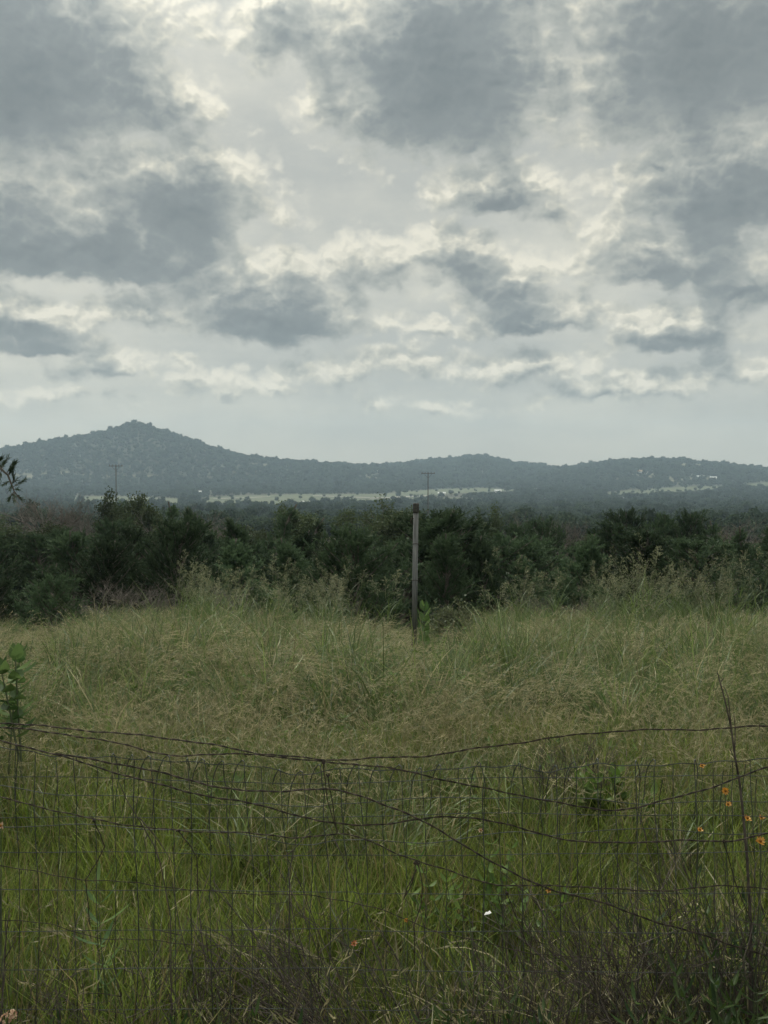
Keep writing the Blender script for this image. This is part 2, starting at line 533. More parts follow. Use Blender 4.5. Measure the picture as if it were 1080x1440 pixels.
def gz(x, y):
    x = np.asarray(x, float); y = np.asarray(y, float)
    base = np.interp(y, _fy, _fz)
    d = np.hypot(x, y)
    amp = np.interp(d, [0, 3, 10, 60, 300, 2000, 3500], [0.0, .015, .07, .25, 1.0, 3.0, 5.0])
    k = np.interp(d, [0, 50, 51, 400, 401, 9000], [1, 1, 1, 1, 1, 1])
    n = np.where(d < 60, smooth_noise(x, y, .35), 0) * amp * np.clip((60 - d) / 30, 0, 1) + np.where(d > 30, smooth_noise(x, y, .012, 2), 0) * amp * np.clip((d - 30) / 60, 0, 1)
    z = base + n
    h = hill_z(x, y)
    return np.where(y > 1900, np.maximum(z, h + .35 * n), z)

def g1(x, y):
    return float(gz(x, y))

def drape(px, py, lo=200.0, hi=4200.0):
    """Where the ray through a photograph pixel meets the terrain."""
    r = ray(px, py)
    ts = np.geomspace(lo, hi, 700)
    zz = EYE + r.z * ts - gz(r.x * ts, ts)
    i = np.argmax(zz < 0)
    if zz[i] >= 0:
        return None
    a, b = ts[max(i - 1, 0)], ts[i]
    for _ in range(24):
        m = .5 * (a + b)
        if EYE + r.z * m - g1(r.x * m, m) < 0: b = m
        else: a = m
    return Vector((r.x * b, b, g1(r.x * b, b)))

def make_terrain():
    rings = list(np.geomspace(.5, 1250, 190)) + list(np.arange(1280, 3400, 26.0)) + list(np.geomspace(3425, 3500, 3))
    azs = np.radians(np.concatenate([np.arange(-180, -34, 4.0), np.arange(-34, 34.01, .4), np.arange(38, 180, 4.0)]))
    R, A = np.meshgrid(rings, azs, indexing='ij')
    X, Y = R * np.sin(A), R * np.cos(A)
    Z = gz(X, Y)
    nr, na = R.shape
    verts = np.stack([X, Y, Z], -1).reshape(-1, 3)
    hz = hill_z(X, Y) - np.interp(Y, _fy, _fz)
    ground, hills = [], []
    for i in range(nr - 1):
        for j in range(na):
            k = (j + 1) % na
            q = (i * na + j, i * na + k, (i + 1) * na + k, (i + 1) * na + j)
            is_hill = Y[i, j] > 2060 and max(hz[i, j], hz[i + 1, j], hz[i, k], hz[i + 1, k]) > 1.0
            (hills if is_hill else ground).append(q)
    ground.append(tuple(j for j in range(na)))          # the middle, under the camera
    for name, faces, mat in (('ground', ground, 'soil'), ('hills', hills, 'hill')):
        used = sorted({v for f in faces for v in f})
        remap = {v: i for i, v in enumerate(used)}
        me = bpy.data.meshes.new(name)
        me.from_pydata([tuple(verts[v]) for v in used], [], [tuple(remap[v] for v in f) for f in faces])
        me.polygons.foreach_set('use_smooth', [True] * len(me.polygons))
        me.materials.append(MT[mat])
        me.update()
        o = bpy.data.objects.new(name, me)
        col.objects.link(o)
        tag(o, kind='structure')
make_terrain()

# pale hay fields and a caliche road on the valley floor: (photograph x, upper y, lower y)
FIELDS = [
    [(285, 700.5, 707), (330, 698, 709), (380, 696.5, 711), (430, 695.5, 708), (480, 695.5, 702), (530, 695.5, 701)],
    [(470, 700, 706), (520, 696.5, 708), (560, 693, 706), (600, 689.5, 699), (640, 687.5, 695), (680, 687, 692.5), (722, 689, 691)],
    [(855, 692.5, 695.5), (890, 689.5, 697), (930, 687, 694.5), (980, 684.5, 690), (1020, 684, 687)],
    [(1030, 683.5, 687.5), (1060, 680, 685.5), (1110, 677, 684)],
    [(105, 699, 706), (150, 698.5, 708), (190, 699, 708), (250, 702, 709)],
    [(615, 701, 705), (640, 700, 705.5), (665, 702, 704.5)],
]
CLEARINGS = [   # pale gaps in the trees on the hill flanks
    [(18, 667, 672), (34, 665, 675), (48, 668, 673)], [(58, 666, 669), (68, 665.5, 669)], [(84, 664, 668), (96, 663, 667.5)], [(116, 667, 670), (132, 667.5, 670)],
    [(150, 668, 671), (156, 667, 672)], [(166, 668, 671), (178, 668.5, 671)], [(186, 668, 670.5), (196, 668, 670.5)], [(205, 668.5, 671), (222, 668.5, 670.5)],
    [(505, 671, 673), (530, 670, 674)], [(888, 666, 670), (905, 664.5, 671.5), (920, 666, 673)], [(936, 671, 674), (950, 670, 682), (962, 672, 680), (975, 670, 676)],
    [(985, 672, 674.5), (1010, 673, 675.5)], [(842, 673.5, 675), (868, 674, 675.5)], [(955, 652, 655), (985, 653, 656)], [(292, 690, 697), (300, 690, 698)], [(350, 651, 653.5), (378, 653.5, 656)]]
ROADS = [[(520, 701.2, 702.6), (560, 699.4, 701.2), (612, 696.6, 698.2)], [(300, 702.2, 703.2), (380, 699.3, 700.2)], [(440, 697.6, 698.6), (520, 700.6, 701.8)]]
FIELD_XY = []
def draped_strip(name, cols, mat, lift, rows=6):
    vs, fs = [], []
    xs = np.linspace(cols[0][0], cols[-1][0], max(8, int((cols[-1][0] - cols[0][0]) / 6)))
    up = np.interp(xs, [c[0] for c in cols], [c[1] for c in cols])
    dn = np.interp(xs, [c[0] for c in cols], [c[2] for c in cols])
    for x, a, b in zip(xs, up, dn):
        for r in range(rows + 1):
            p = drape(x, b + (a - b) * r / rows) or drape(x, b)
            vs.append((p.x, p.y, p.z + lift))
    for i in range(len(xs) - 1):
        for r in range(rows):
            a = i * (rows + 1) + r
            fs.append((a, a + rows + 1, a + rows + 2, a + 1))
    me = bpy.data.meshes.new(name)
    me.from_pydata(vs, [], fs)
    me.materials.append(MT[mat])
    me.update()
    o = bpy.data.objects.new(name, me)
    col.objects.link(o)
    return tag(o, kind='structure')
for c in FIELDS:
    draped_strip('hay_field', c, 'pasture', .9)
for c in CLEARINGS:
    draped_strip('clearing', c, 'clearing', .9, 4)
for c in ROADS:
    draped_strip('road', c, 'road', 1.6, 2)

def to_px(x, y, z):
    """Photograph pixel of world points (numpy)."""
    c, s = math.cos(PITCH), math.sin(PITCH)
    fwd = y * c - (z - EYE) * s
    upv = y * s + (z - EYE) * c
    return 540 + F * x / fwd, 720 - F * upv / fwd

def in_strips(px, py, strips, mx=2.0, m_up=.3, m_dn=2.4):
    hit = np.zeros(px.shape, bool)
    for c in strips:
        cx = [p[0] for p in c]
        up = np.interp(px, cx, [p[1] for p in c]); dn = np.interp(px, cx, [p[2] for p in c])
        hit |= (px > cx[0] - mx) & (px < cx[-1] + mx) & (py > up - m_up) & (py < dn + m_dn)
    return hit

# ------------------------------------------------------------------ scattering of uncountable cover
HIDDEN = bpy.data.collections.new('scatter_sources')      # never linked to the scene
def scatter(name, protos, pts, rots, scls, idxs, ):
    """ONE stuff object: protos instanced on the given points."""
    c = bpy.data.collections.new('source_of_' + name)
    for i, me in enumerate(protos):
        o = bpy.data.objects.new('%s_source_%02d' % (name, i), me)
        c.objects.link(o)
    me = bpy.data.meshes.new(name)
    n = len(pts)
    me.vertices.add(n)
    me.vertices.foreach_set('co', np.asarray(pts, np.float32).ravel())
    a = me.attributes.new('rot', 'FLOAT_VECTOR', 'POINT'); a.data.foreach_set('vector', np.asarray(rots, np.float32).ravel())
    a = me.attributes.new('scl', 'FLOAT_VECTOR', 'POINT'); a.data.foreach_set('vector', np.asarray(scls, np.float32).ravel())
    a = me.attributes.new('idx', 'INT', 'POINT'); a.data.foreach_set('value', np.asarray(idxs, np.int32))
    me.update()
    o = bpy.data.objects.new(name, me)
    col.objects.link(o)
    tag(o, kind='stuff')
    ng = bpy.data.node_groups.new('scatter_' + name, 'GeometryNodeTree')
    ng.interface.new_socket('Geometry', in_out='INPUT', socket_type='NodeSocketGeometry')
    ng.interface.new_socket('Geometry', in_out='OUTPUT', socket_type='NodeSocketGeometry')
    gi, go = ng.nodes.new('NodeGroupInput'), ng.nodes.new('NodeGroupOutput')
    ci = ng.nodes.new('GeometryNodeCollectionInfo')
    ci.inputs['Collection'].default_value = c
    ci.inputs['Separate Children'].default_value = True
    ci.inputs['Reset Children'].default_value = True
    ip = ng.nodes.new('GeometryNodeInstanceOnPoints')
    ip.inputs['Pick Instance'].default_value = True
    def attr(nm, dt):
        k = ng.nodes.new('GeometryNodeInputNamedAttribute'); k.data_type = dt
        k.inputs['Name'].default_value = nm
        return k.outputs['Attribute']
    e2r = ng.nodes.new('FunctionNodeEulerToRotation')
    ng.links.new(attr('rot', 'FLOAT_VECTOR'), e2r.inputs[0])
    ng.links.new(gi.outputs[0], ip.inputs['Points'])
    ng.links.new(ci.outputs[0], ip.inputs['Instance'])
    ng.links.new(attr('idx', 'INT'), ip.inputs['Instance Index'])
    ng.links.new(e2r.outputs[0], ip.inputs['Rotation'])
    ng.links.new(attr('scl', 'FLOAT_VECTOR'), ip.inputs['Scale'])
    ng.links.new(ip.outputs[0], go.inputs[0])
    md = o.modifiers.new('scatter', 'NODES')
    md.node_group = ng
    return o

# ------------------------------------------------------------------ far woods on the valley floor and on the hills
def far_crown(seed, n=230, leaf=.17):
    """A broad crown of unit radius: clumps of leafy faces round a few boughs."""
    r = random.Random(seed)
    b = MB()
    lobes = [(Vector((r.uniform(-.55, .55), r.uniform(-.55, .55), r.uniform(.45, 1.05))), r.uniform(.38, .62)) for _ in range(8)]
    for k in range(n):
        c, rad = lobes[k % len(lobes)]
        d = Vector((r.gauss(0, 1), r.gauss(0, 1), r.gauss(.25, 1))).normalized()
        p = c + d * rad * r.uniform(.72, 1.05)
        s = d.orthogonal().normalized(); s.rotate(Matrix.Rotation(r.uniform(0, 6.28), 3, d))
        t = d.cross(s) + d * r.uniform(-.6, .6)
        L = leaf * r.uniform(.7, 1.5)
        b.leaf(p - t.normalized() * L * .5, t.normalized(), s, L * 1.25, L, r.uniform(0, 1))
    for c, rad in lobes:                                     # the dense middle of each bough
        n0 = len(b.v)
        q = rad * .80
        for dx, dy, dz in ((1, 0, 0), (-1, 0, 0), (0, 1, 0), (0, -1, 0), (0, 0, 1), (0, 0, -1)):
            b.v.append(tuple(c + Vector((dx, dy, dz)) * q)); b.t.append(.2)
        for f in ((0, 2, 4), (2, 1, 4), (1, 3, 4), (3, 0, 4), (2, 0, 5), (1, 2, 5), (3, 1, 5), (0, 3, 5)):
            b.f.append(tuple(n0 + k for k in f))
    b.tube([Vector((0, 0, -.7)), Vector((0, 0, .6))], [.09, .05], 4, .1)
    return b.mesh('far_crown', MT['woods'])

CROWNS = [far_crown(100 + i) for i in range(6)]

def woods(name, r0, r1, count, size, az=29.0, hill_only=False, clear=0.0, seed=3):
    g = np.random.default_rng(seed)
    r = np.sqrt(g.uniform(r0 * r0, r1 * r1, count)); a = np.radians(g.uniform(-az, az, count))
    x, y = r * np.sin(a), r * np.cos(a)
    z = gz(x, y)
    px, py = to_px(x, y, z)
    keep = ~in_strips(px, py, FIELDS, 2.0, .3, 4.6) | (g.random(count) < .03)
    keep &= ~in_strips(px, py, CLEARINGS, 1.0, .2, 2.2) | (g.random(count) < .22)
    keep &= smooth_noise(x, y, .011, 5) + .5 * smooth_noise(x, y, .035, 8) > -1.25 + clear
    s = size * g.uniform(.6, 1.25, count) * np.where(g.random(count) < .12, g.uniform(1.2, 1.75, count), 1.0)
    x, y, z, s = x[keep], y[keep], z[keep], s[keep]
    n = len(x)
    rots = np.stack([g.normal(0, .06, n), g.normal(0, .06, n), g.uniform(0, 6.28, n)], -1)
    scl = np.stack([s, s, s * g.uniform(.8, 1.25, n)], -1)
    return scatter(name, CROWNS, np.stack([x, y, z + .45 * s], -1), rots, scl, g.integers(0, len(CROWNS), n))
woods('valley_woods', 240, 700, 10000, 2.3, clear=.15, seed=3)
woods('distant_woods', 650, 2050, 26000, 3.4, clear=.35, seed=4)
woods('hillside_forest', 1990, 3330, 42000, 4.5, az=25, clear=.25, seed=5)

# ------------------------------------------------------------------ houses far off in the valley
def make_house(label, roof_mat):
    t = thing('house', label, 'house')
    b = MB(); b.box(-7, 7, -4.5, 4.5, -1.5, 3.0)
    w = b.build('wall', MT['white_wall'], t)
    b = MB(); n = 0
    b.v += [(-7.6, -5.2, 2.9), (7.6, -5.2, 2.9), (7.6, 5.2, 2.9), (-7.6, 5.2, 2.9), (-7.6, 0, 5.3), (7.6, 0, 5.3)]
    b.t += [.5] * 6
    b.f += [(0, 1, 5, 4), (2, 3, 4, 5), (0, 4, 3), (1, 2, 5), (3, 2, 1, 0)]
    b.build('roof', MT[roof_mat], t)
    for x in (-4.2, 3.6):
        b = MB(); b.box(x - .9, x + .9, -4.56, -4.49, .9, 2.2); b.build('window', MT['glass'], t)
    b = MB(); b.box(-.5, .5, -4.56, -4.49, -1.4, 2.1); b.build('door', MT['creosote'], t)
    return t
_white = make_house('', 'metal_roof'); _tan = make_house('', 'tan_roof')
HOUSES = [  # photograph x, y of the foot, scale, yaw, roof, label
    (797, 680.5, .80, .2, 0, 'white house left of the pair on the wooded slope between two hills'),
    (817, 681.5, .95, -.3, 0, 'white house right of the pair on the wooded slope between two hills'),
    (903, 667, 1.2, .5, 1, 'big pale house with a tan roof in the clearing on the right hill'),
    (281, 695.5, .95, .1, 0, 'pale house at the left end of the long hay field'),
    (504, 663, .75, .2, 0, 'small white house high on the ridge between left and middle hill'),
    (528, 664, .85, -.2, 0, 'white house on the ridge just where the middle hill begins'),
    (425, 708.5, .55, .3, 0, 'small white shed below the hay field, left one of two'),
    (438, 708.5, .45, -.2, 0, 'small white shed below the hay field, right one of two'),
    (536, 719.5, .60, .1, 0, 'white shed low in the trees left of the grey post'),
    (621, 697.5, .95, .0, 0, 'long white shed beside the utility pole at the hay field edge'),
    (700, 693.5, .85, .1, 0, 'white shed at the lower right edge of the hay field'),
    (755, 691, .75, .4, 0, 'white house among valley trees right of the hay field'),
    (768, 704, .55, -.3, 0, 'small white house deep in the valley trees below the others'),
    (872, 704, .85, .3, 0, 'white house among trees below the right hand hay field'),
    (718, 714.5, .35, .2, 0, 'tiny white shed in the valley woods nearest to the thicket'),
    (985, 674, 1.0, .1, 0, 'long pale house on the flank of the right hill near its clearing'),
    (1003, 674.5, .8, -.1, 0, 'pale house furthest right on the flank of the right hill'),
]
HOUSE_XY = []
for i, (px, py, s, yaw, kind, lab) in enumerate(HOUSES):
    p = drape(px, py)
    if p is None: continue
    k = s * p.y / 2100.0 * 1.15
    copy_thing((_white, _tan)[kind], lab, (p.x, p.y, p.z + .9 + 1.2), yaw, (k, k, k), 'houses in the valley and on the hills')
    HOUSE_XY.append((p.x, p.y))
for t in (_white, _tan):
    for c in list(t.children): bpy.data.objects.remove(c)
    bpy.data.objects.remove(t)

# ------------------------------------------------------------------ utility poles beyond the thicket
def utility_pole(px, top_py, depth, label, height=19.0):
    top = at(px, top_py, depth)
    base = g1(top.x, depth) - .3
    t = thing('utility_pole', label, 'utility pole', (top.x, depth, base), 0, 'utility poles beyond the thicket')
    H = top.z - base
    b = MB(); b.tube([Vector((0, 0, 0)), Vector((0, 0, H * .5)), Vector((0, 0, H))], [.15, .13, .10], 8); b.build('pole', MT['creosote'], t)
    b = MB(); b.box(-1.75, 1.75, -.28, -.16, H - .50, H - .34); b.build('crossarm', MT['creosote'], t)
    for s in (-1, 1):
        b = MB(); b.tube([Vector((s * .95, -.23, H - .56)), Vector((s * .17, -.17, H - 1.5))], .045, 4); b.build('brace', MT['creosote'], t)
    for x in (-1.55, -.75, .75, 1.55):
        b = MB(); b.tube([Vector((x, -.23, H - .33)), Vector((x, -.23, H - .24)), Vector((x, -.23, H - .12)), Vector((x, -.23, H - .02))], [.03, .075, .09, .04], 6); b.build('insulator', MT['ceramic'], t)
    return t
utility_pole(163, 653, 250, 'tall dark wooden utility pole rising in front of the left hill')
utility_pole(602, 663.5, 255, 'slim grey utility pole rising just right of the grey fence post')

# ------------------------------------------------------------------ trees of the thicket
def curve_pts(p, d, L, n, bendto=UP, bend=.3, wob=.12):
    pts = [p.copy()]
    d = d.normalized()
    for i in range(n):
        d = (d + bendto * (bend / n) + rdir() * wob).normalized()
        pts.append(pts[-1] + d * (L / n))
    return pts

def juniper_meshes(H, R, conic, limbs, plumes, needles, base=.03, lean=0.0, nlen=.082, nwid=.0175):
    """A bushy juniper: limbs rise from the trunk and carry feathery upright plumes."""
    cr, tr = MB(), MB()
    axis = []
    p = Vector((0, 0, -.25)); d = UP.copy()
    for i in range(10):
        axis.append(p.copy())
        d = (d + Vector((rng.uniform(-.22, .22) + lean * .05, rng.uniform(-.22, .22), .2))).normalized()
        p = p + d * ((H * .93 + .25) / 9)
    tr.tube(axis, [.085 * H / 3 * (1 - .085 * i) for i in range(10)], 6, .4)
    def axis_at(t):
        f = max(0, min(8.999, t * 9)); i = int(f)
        return axis[i].lerp(axis[i + 1], f - i)
    for k in range(limbs):
        t = base + (1 - base) * ((k + rng.random()) / limbs) ** .9
        prof = (1 - t) ** conic * min(1, (t - base) / .16 + .55)
        reach = R * prof * rng.uniform(.62, 1.15) + .06
        a = k * 2.399 + rng.uniform(-.5, .5)
        up = rng.uniform(.25, .75) + .5 * t
        d = Vector((math.cos(a), math.sin(a), up))
        st = axis_at(max(0.02, t - .10 * up))
        limb = curve_pts(st, d, reach * math.hypot(1, up) * .95, 5, UP, .35, .13)
        tr.tube(limb, [.02 * H / 3 * (1 - .16 * i) + .003 for i in range(6)], 4, .4, cap=False)
        np_ = max(5, int(plumes * (.45 + .75 * prof)))
        for j in range(np_):
            s = rng.uniform(.12, 1.0) ** .75
            f = s * 4.999; i = int(f)
            q = limb[i].lerp(limb[i + 1], f - i) + rdir() * .05
            pd = (d.normalized() * .55 + UP * rng.uniform(.15, .9) + rdir() * .65).normalized()
            L = rng.uniform(.16, .40) * (.8 + .06 * H) * (1 - .35 * t)
            shade = rng.uniform(0, 1)
            for n in range(needles):
                u = rng.random()
                dd = (pd + rdir() * .55).normalized()
                sd = dd.cross(rdir())
                if sd.length < .1: continue
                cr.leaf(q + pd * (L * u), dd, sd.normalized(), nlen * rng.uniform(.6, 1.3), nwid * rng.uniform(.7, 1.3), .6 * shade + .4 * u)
    zt = np.percentile([v[2] for v in cr.v], 99.8)
    for b in (cr, tr):
        b.v = [(x, y, z * H / zt) for x, y, z in b.v]
    return cr.mesh('juniper_crown', MT['juniper']), tr.mesh('juniper_trunk', MT['bark'])

def branch_tree(b, tips, p, d, L, r, level, spread=.65, up=.18, wob=.16, split=(2, 3), shrink=.72):
    n = 4
    pts = curve_pts(p, d, L, n, UP, up, wob)
    b.tube(pts, [r * (1 - .11 * i) for i in range(n + 1)], 5 if level > 2 else 3, .4, cap=False)
    if level <= 2:
        tips += pts[2:]
    if level == 0:
        return
    for k in range(rng.randint(*split) + (1 if level >= 3 else 0)):
        s = rng.uniform(.55, 1.0) if k else 1.0
        f = s * (n - .001); i = int(f)
        q = pts[i].lerp(pts[i + 1], f - i)
        dd = (pts[-1] - pts[-2]).normalized()
        dd = (dd + rdir() * spread * (1 if k else .5)).normalized()
        branch_tree(b, tips, q, dd, L * shrink * rng.uniform(.8, 1.15), r * .62, level - 1, spread, up, wob, split, shrink)

def oak_meshes(H, leaves_per=42, leaf=.10, clump=.34, levels=4, trunks=2, keep=1.0, mat='oak'):
    tr, cr = MB(), MB()
    tips = []
    for k in range(trunks):
        a = rng.uniform(0, 6.28)
        branch_tree(tr, tips, Vector((0, 0, -.25)), Vector((math.cos(a) * .28, math.sin(a) * .28, 1)), H * .40, .035 * H / 2, levels, .75, .2)
    for q in tips:
        if rng.random() > keep: continue
        shade = rng.random()
        for n in range(max(2, int(leaves_per / 3.4))):
            dd = rdir(); sd = dd.cross(rdir())
            if sd.length < .1: continue
            cr.leaf(q + rdir() * clump * rng.random() ** .6, dd, sd.normalized(), leaf * rng.uniform(.7, 1.4), leaf * .6, .6 * shade + .4 * rng.random())
    zmax = max(v[2] for v in tr.v)
    for b in (tr, cr):
        b.v = [(x * H / zmax, y * H / zmax, z * H / zmax) for x, y, z in b.v]
    return cr.mesh('leafy_crown', MT[mat]), tr.mesh('oak_trunk', MT['bark'])

def bare_mesh(H, levels=5, trunks=3):
    tr = MB(); tips = []
    for k in range(trunks):
        a = rng.uniform(0, 6.28)
        branch_tree(tr, tips, Vector((0, 0, -.2)), Vector((math.cos(a) * .45, math.sin(a) * .45, 1)), H * .36, .026 * H / 2, levels, .8, .15, .2)
    zmax = max(v[2] for v in tr.v)
    tr.v = [(x * H / zmax, y * H / zmax, z * H / zmax) for x, y, z in tr.v]
    return tr.mesh('bare_branches', MT['dead'])

rng.seed(21)
# (height, meshes) of each kind, built once
JUN = []
for H, R, conic, limbs in ((3.0, 1.5, .55, 54), (3.0, 1.25, .7, 52), (3.0, 1.7, .45, 58), (3.0, 1.05, .95, 50), (3.0, 1.4, .6, 54), (3.0, 1.6, .5, 56)):
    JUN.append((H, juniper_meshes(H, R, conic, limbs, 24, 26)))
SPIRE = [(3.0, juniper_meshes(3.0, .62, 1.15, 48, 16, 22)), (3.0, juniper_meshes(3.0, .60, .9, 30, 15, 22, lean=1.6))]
OAK = [(5.0, oak_meshes(5.0, 70, .165, .50)) for _ in range(4)]
AIRY = [(5.0, oak_meshes(5.0, 50, .13, .40, keep=.85)) for _ in range(2)]
BARE = [(4.0, bare_mesh(4.0)) for _ in range(4)]

def plant(kind, x, y, h, label, cat, group=None, wide=1.0, name=None, sink=.05, yaw=None):
    """One tree as a thing of its own: an Empty with its crown and its trunk."""
    fam, idx, nm = kind
    H, ms = fam[idx % len(fam)]
    t = thing(name or nm, label, cat, (x, y, g1(x, y) - sink), rng.uniform(0, 6.28) if yaw is None else yaw, group)
    k = h / H
    t.scale = (k * wide, k * wide, k)
    if isinstance(ms, tuple):
        for n2, me in zip(('crown', 'trunk'), ms):
            o = bpy.data.objects.new(n2, me); col.objects.link(o); o.parent = t
    else:
        o = bpy.data.objects.new('branches', ms); col.objects.link(o); o.parent = t
    return t

def plant_px(kind, px, top_py, depth, label, cat, group=None, wide=1.0, name=None, yaw=None):
    p = at(px, top_py, depth)
    return plant(kind, p.x, depth, p.z - g1(p.x, depth) + .05, label, cat, group, wide, name, yaw=yaw)

J = lambda i: (JUN, i, 'juniper_tree')
S = lambda i: (SPIRE, i, 'juniper_tree')
O = lambda i: (OAK, i, 'oak_tree')
A = lambda i: (AIRY, i, 'oak_tree')
B = lambda i: (BARE, i, 'bare_tree')
SINGLES = [
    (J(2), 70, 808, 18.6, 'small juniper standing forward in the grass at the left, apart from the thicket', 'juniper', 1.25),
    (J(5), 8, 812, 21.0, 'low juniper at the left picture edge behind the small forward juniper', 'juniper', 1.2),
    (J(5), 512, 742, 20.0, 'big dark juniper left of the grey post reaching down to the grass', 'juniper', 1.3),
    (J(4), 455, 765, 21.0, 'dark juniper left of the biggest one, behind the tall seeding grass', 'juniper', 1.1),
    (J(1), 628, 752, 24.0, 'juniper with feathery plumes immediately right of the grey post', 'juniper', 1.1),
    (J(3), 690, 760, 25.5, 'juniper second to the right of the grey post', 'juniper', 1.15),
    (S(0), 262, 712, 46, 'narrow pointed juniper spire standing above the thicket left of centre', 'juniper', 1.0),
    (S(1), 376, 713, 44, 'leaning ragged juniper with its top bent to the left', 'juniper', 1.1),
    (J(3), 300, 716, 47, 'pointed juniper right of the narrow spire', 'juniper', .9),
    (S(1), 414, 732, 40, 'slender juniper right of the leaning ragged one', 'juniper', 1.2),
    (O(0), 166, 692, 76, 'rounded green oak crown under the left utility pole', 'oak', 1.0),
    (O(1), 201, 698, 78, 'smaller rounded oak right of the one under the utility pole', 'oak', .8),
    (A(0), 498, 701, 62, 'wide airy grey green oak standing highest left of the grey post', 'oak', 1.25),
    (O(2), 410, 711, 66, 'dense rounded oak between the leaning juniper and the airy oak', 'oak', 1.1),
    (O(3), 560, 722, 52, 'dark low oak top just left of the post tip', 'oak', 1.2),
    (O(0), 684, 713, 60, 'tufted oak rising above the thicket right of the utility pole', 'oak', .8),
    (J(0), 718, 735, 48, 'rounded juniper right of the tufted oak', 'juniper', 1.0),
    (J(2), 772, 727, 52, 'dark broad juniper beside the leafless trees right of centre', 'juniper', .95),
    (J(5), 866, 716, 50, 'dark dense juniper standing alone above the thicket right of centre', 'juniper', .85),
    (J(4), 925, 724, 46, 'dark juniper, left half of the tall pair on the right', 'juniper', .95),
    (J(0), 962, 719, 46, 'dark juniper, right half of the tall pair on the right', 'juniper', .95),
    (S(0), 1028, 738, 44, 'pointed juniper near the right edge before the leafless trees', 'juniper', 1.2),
    (B(0), 78, 687, 74, 'leafless grey tree with a wide fan of twigs at the left', 'bare tree', 1.35),
    (B(1), 128, 700, 78, 'leafless grey tree between the fan shaped one and the oak', 'bare tree', 1.1),
    (B(2), 240, 708, 72, 'greyish leafless tree left of the pointed juniper spire', 'bare tree', 1.3),
    (B(3), 744, 713, 70, 'leafless tree with upright twigs right of the tufted oak', 'bare tree', .9),
    (B(0), 800, 722, 66, 'leafless tree beside the dark broad juniper', 'bare tree', 1.1),
    (B(1), 1052, 722, 58, 'twisted leafless tree at the right edge', 'bare tree', 1.3),
    (B(2), 1000, 736, 62, 'low leafless tree between the tall pair and the right edge', 'bare tree', 1.3),
    (B(3), 340, 722, 70, 'pale leafless tree behind the pointed junipers', 'bare tree', 1.3),
]
taken = []
for k, px, py, dep, lab, cat, wide in SINGLES:
    o = plant_px(k, px, py, dep, lab, cat, None, wide, yaw=rng.uniform(0, 6.28) if k[0] is not SPIRE else 0.4)
    taken.append((o.location.x, o.location.y))

def row(kinds, d0, d1, n, h0, h1, label, cat, group, gap=1.2, seed=0, wide=(1.0, 1.3), margin=90):
    r = random.Random(seed)
    for i in range(n):
        for _ in range(12):
            dep = r.uniform(d0, d1)
            px = -margin + (1080 + 2 * margin) * (i + r.random()) / n
            x = at(px, 700, dep).x
            if all((x - a) ** 2 + (dep - b_) ** 2 > gap * gap for a, b_ in taken):
                break
        else:
            continue
        taken.append((x, dep))
        taller = (.75 * min(1, max(0, (430 - px) / 200)) + .35 * min(1, max(0, (px - 830) / 60)) * (px < 990)) * min(1, max(0, (dep - 36) / 10))
        taller -= .5 * (560 < px < 850 or px > 990) * (dep > 33)
        taller += .62 * float(smooth_noise(px / 90.0, dep / 9.0, 1.0, seed)) * (h1 - h0)
        plant(r.choice(kinds), x, dep, h0 + (h1 - h0) * r.random() ** 1.4 + taller, label, cat, group, r.uniform(*wide))
JK = [J(i) for i in range(6)]
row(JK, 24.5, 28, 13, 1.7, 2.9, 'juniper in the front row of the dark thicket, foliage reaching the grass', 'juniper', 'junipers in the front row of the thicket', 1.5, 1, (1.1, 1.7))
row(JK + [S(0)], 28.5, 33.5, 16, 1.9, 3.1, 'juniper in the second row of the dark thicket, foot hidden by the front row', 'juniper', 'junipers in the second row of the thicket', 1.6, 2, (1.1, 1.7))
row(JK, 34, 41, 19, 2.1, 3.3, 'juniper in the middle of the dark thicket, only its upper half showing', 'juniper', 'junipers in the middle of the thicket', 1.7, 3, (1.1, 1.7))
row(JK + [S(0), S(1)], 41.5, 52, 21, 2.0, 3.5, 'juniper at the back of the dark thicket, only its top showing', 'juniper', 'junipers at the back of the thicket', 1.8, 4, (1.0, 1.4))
row([O(i) for i in range(4)] + [A(0), A(1)], 52, 68, 17, 2.9, 3.9, 'oak behind the junipers, its rounded top just showing', 'oak', 'oaks just behind the junipers', 1.8, 5, (1.0, 1.4))
row([B(i) for i in range(4)], 50, 70, 12, 3.0, 3.9, 'leafless grey brown tree among the oaks behind the junipers', 'bare tree', 'leafless trees among the oaks', 1.6, 6, (1.0, 1.5))
row([O(i) for i in range(4)] + [A(1), J(2), J(0)], 75, 105, 24, 2.6, 3.7, 'oak or juniper in the farther belt of trees beyond the thicket', 'tree', 'trees in the farther belt', 2.2, 7, (1.0, 1.4), 60)
row([O(i) for i in range(4)] + [A(0), J(5)], 108, 150, 34, 2.9, 4.0, 'hazy tree in the last belt before the valley woods', 'tree', 'trees in the last belt', 2.5, 8, (1.0, 1.4), 40)

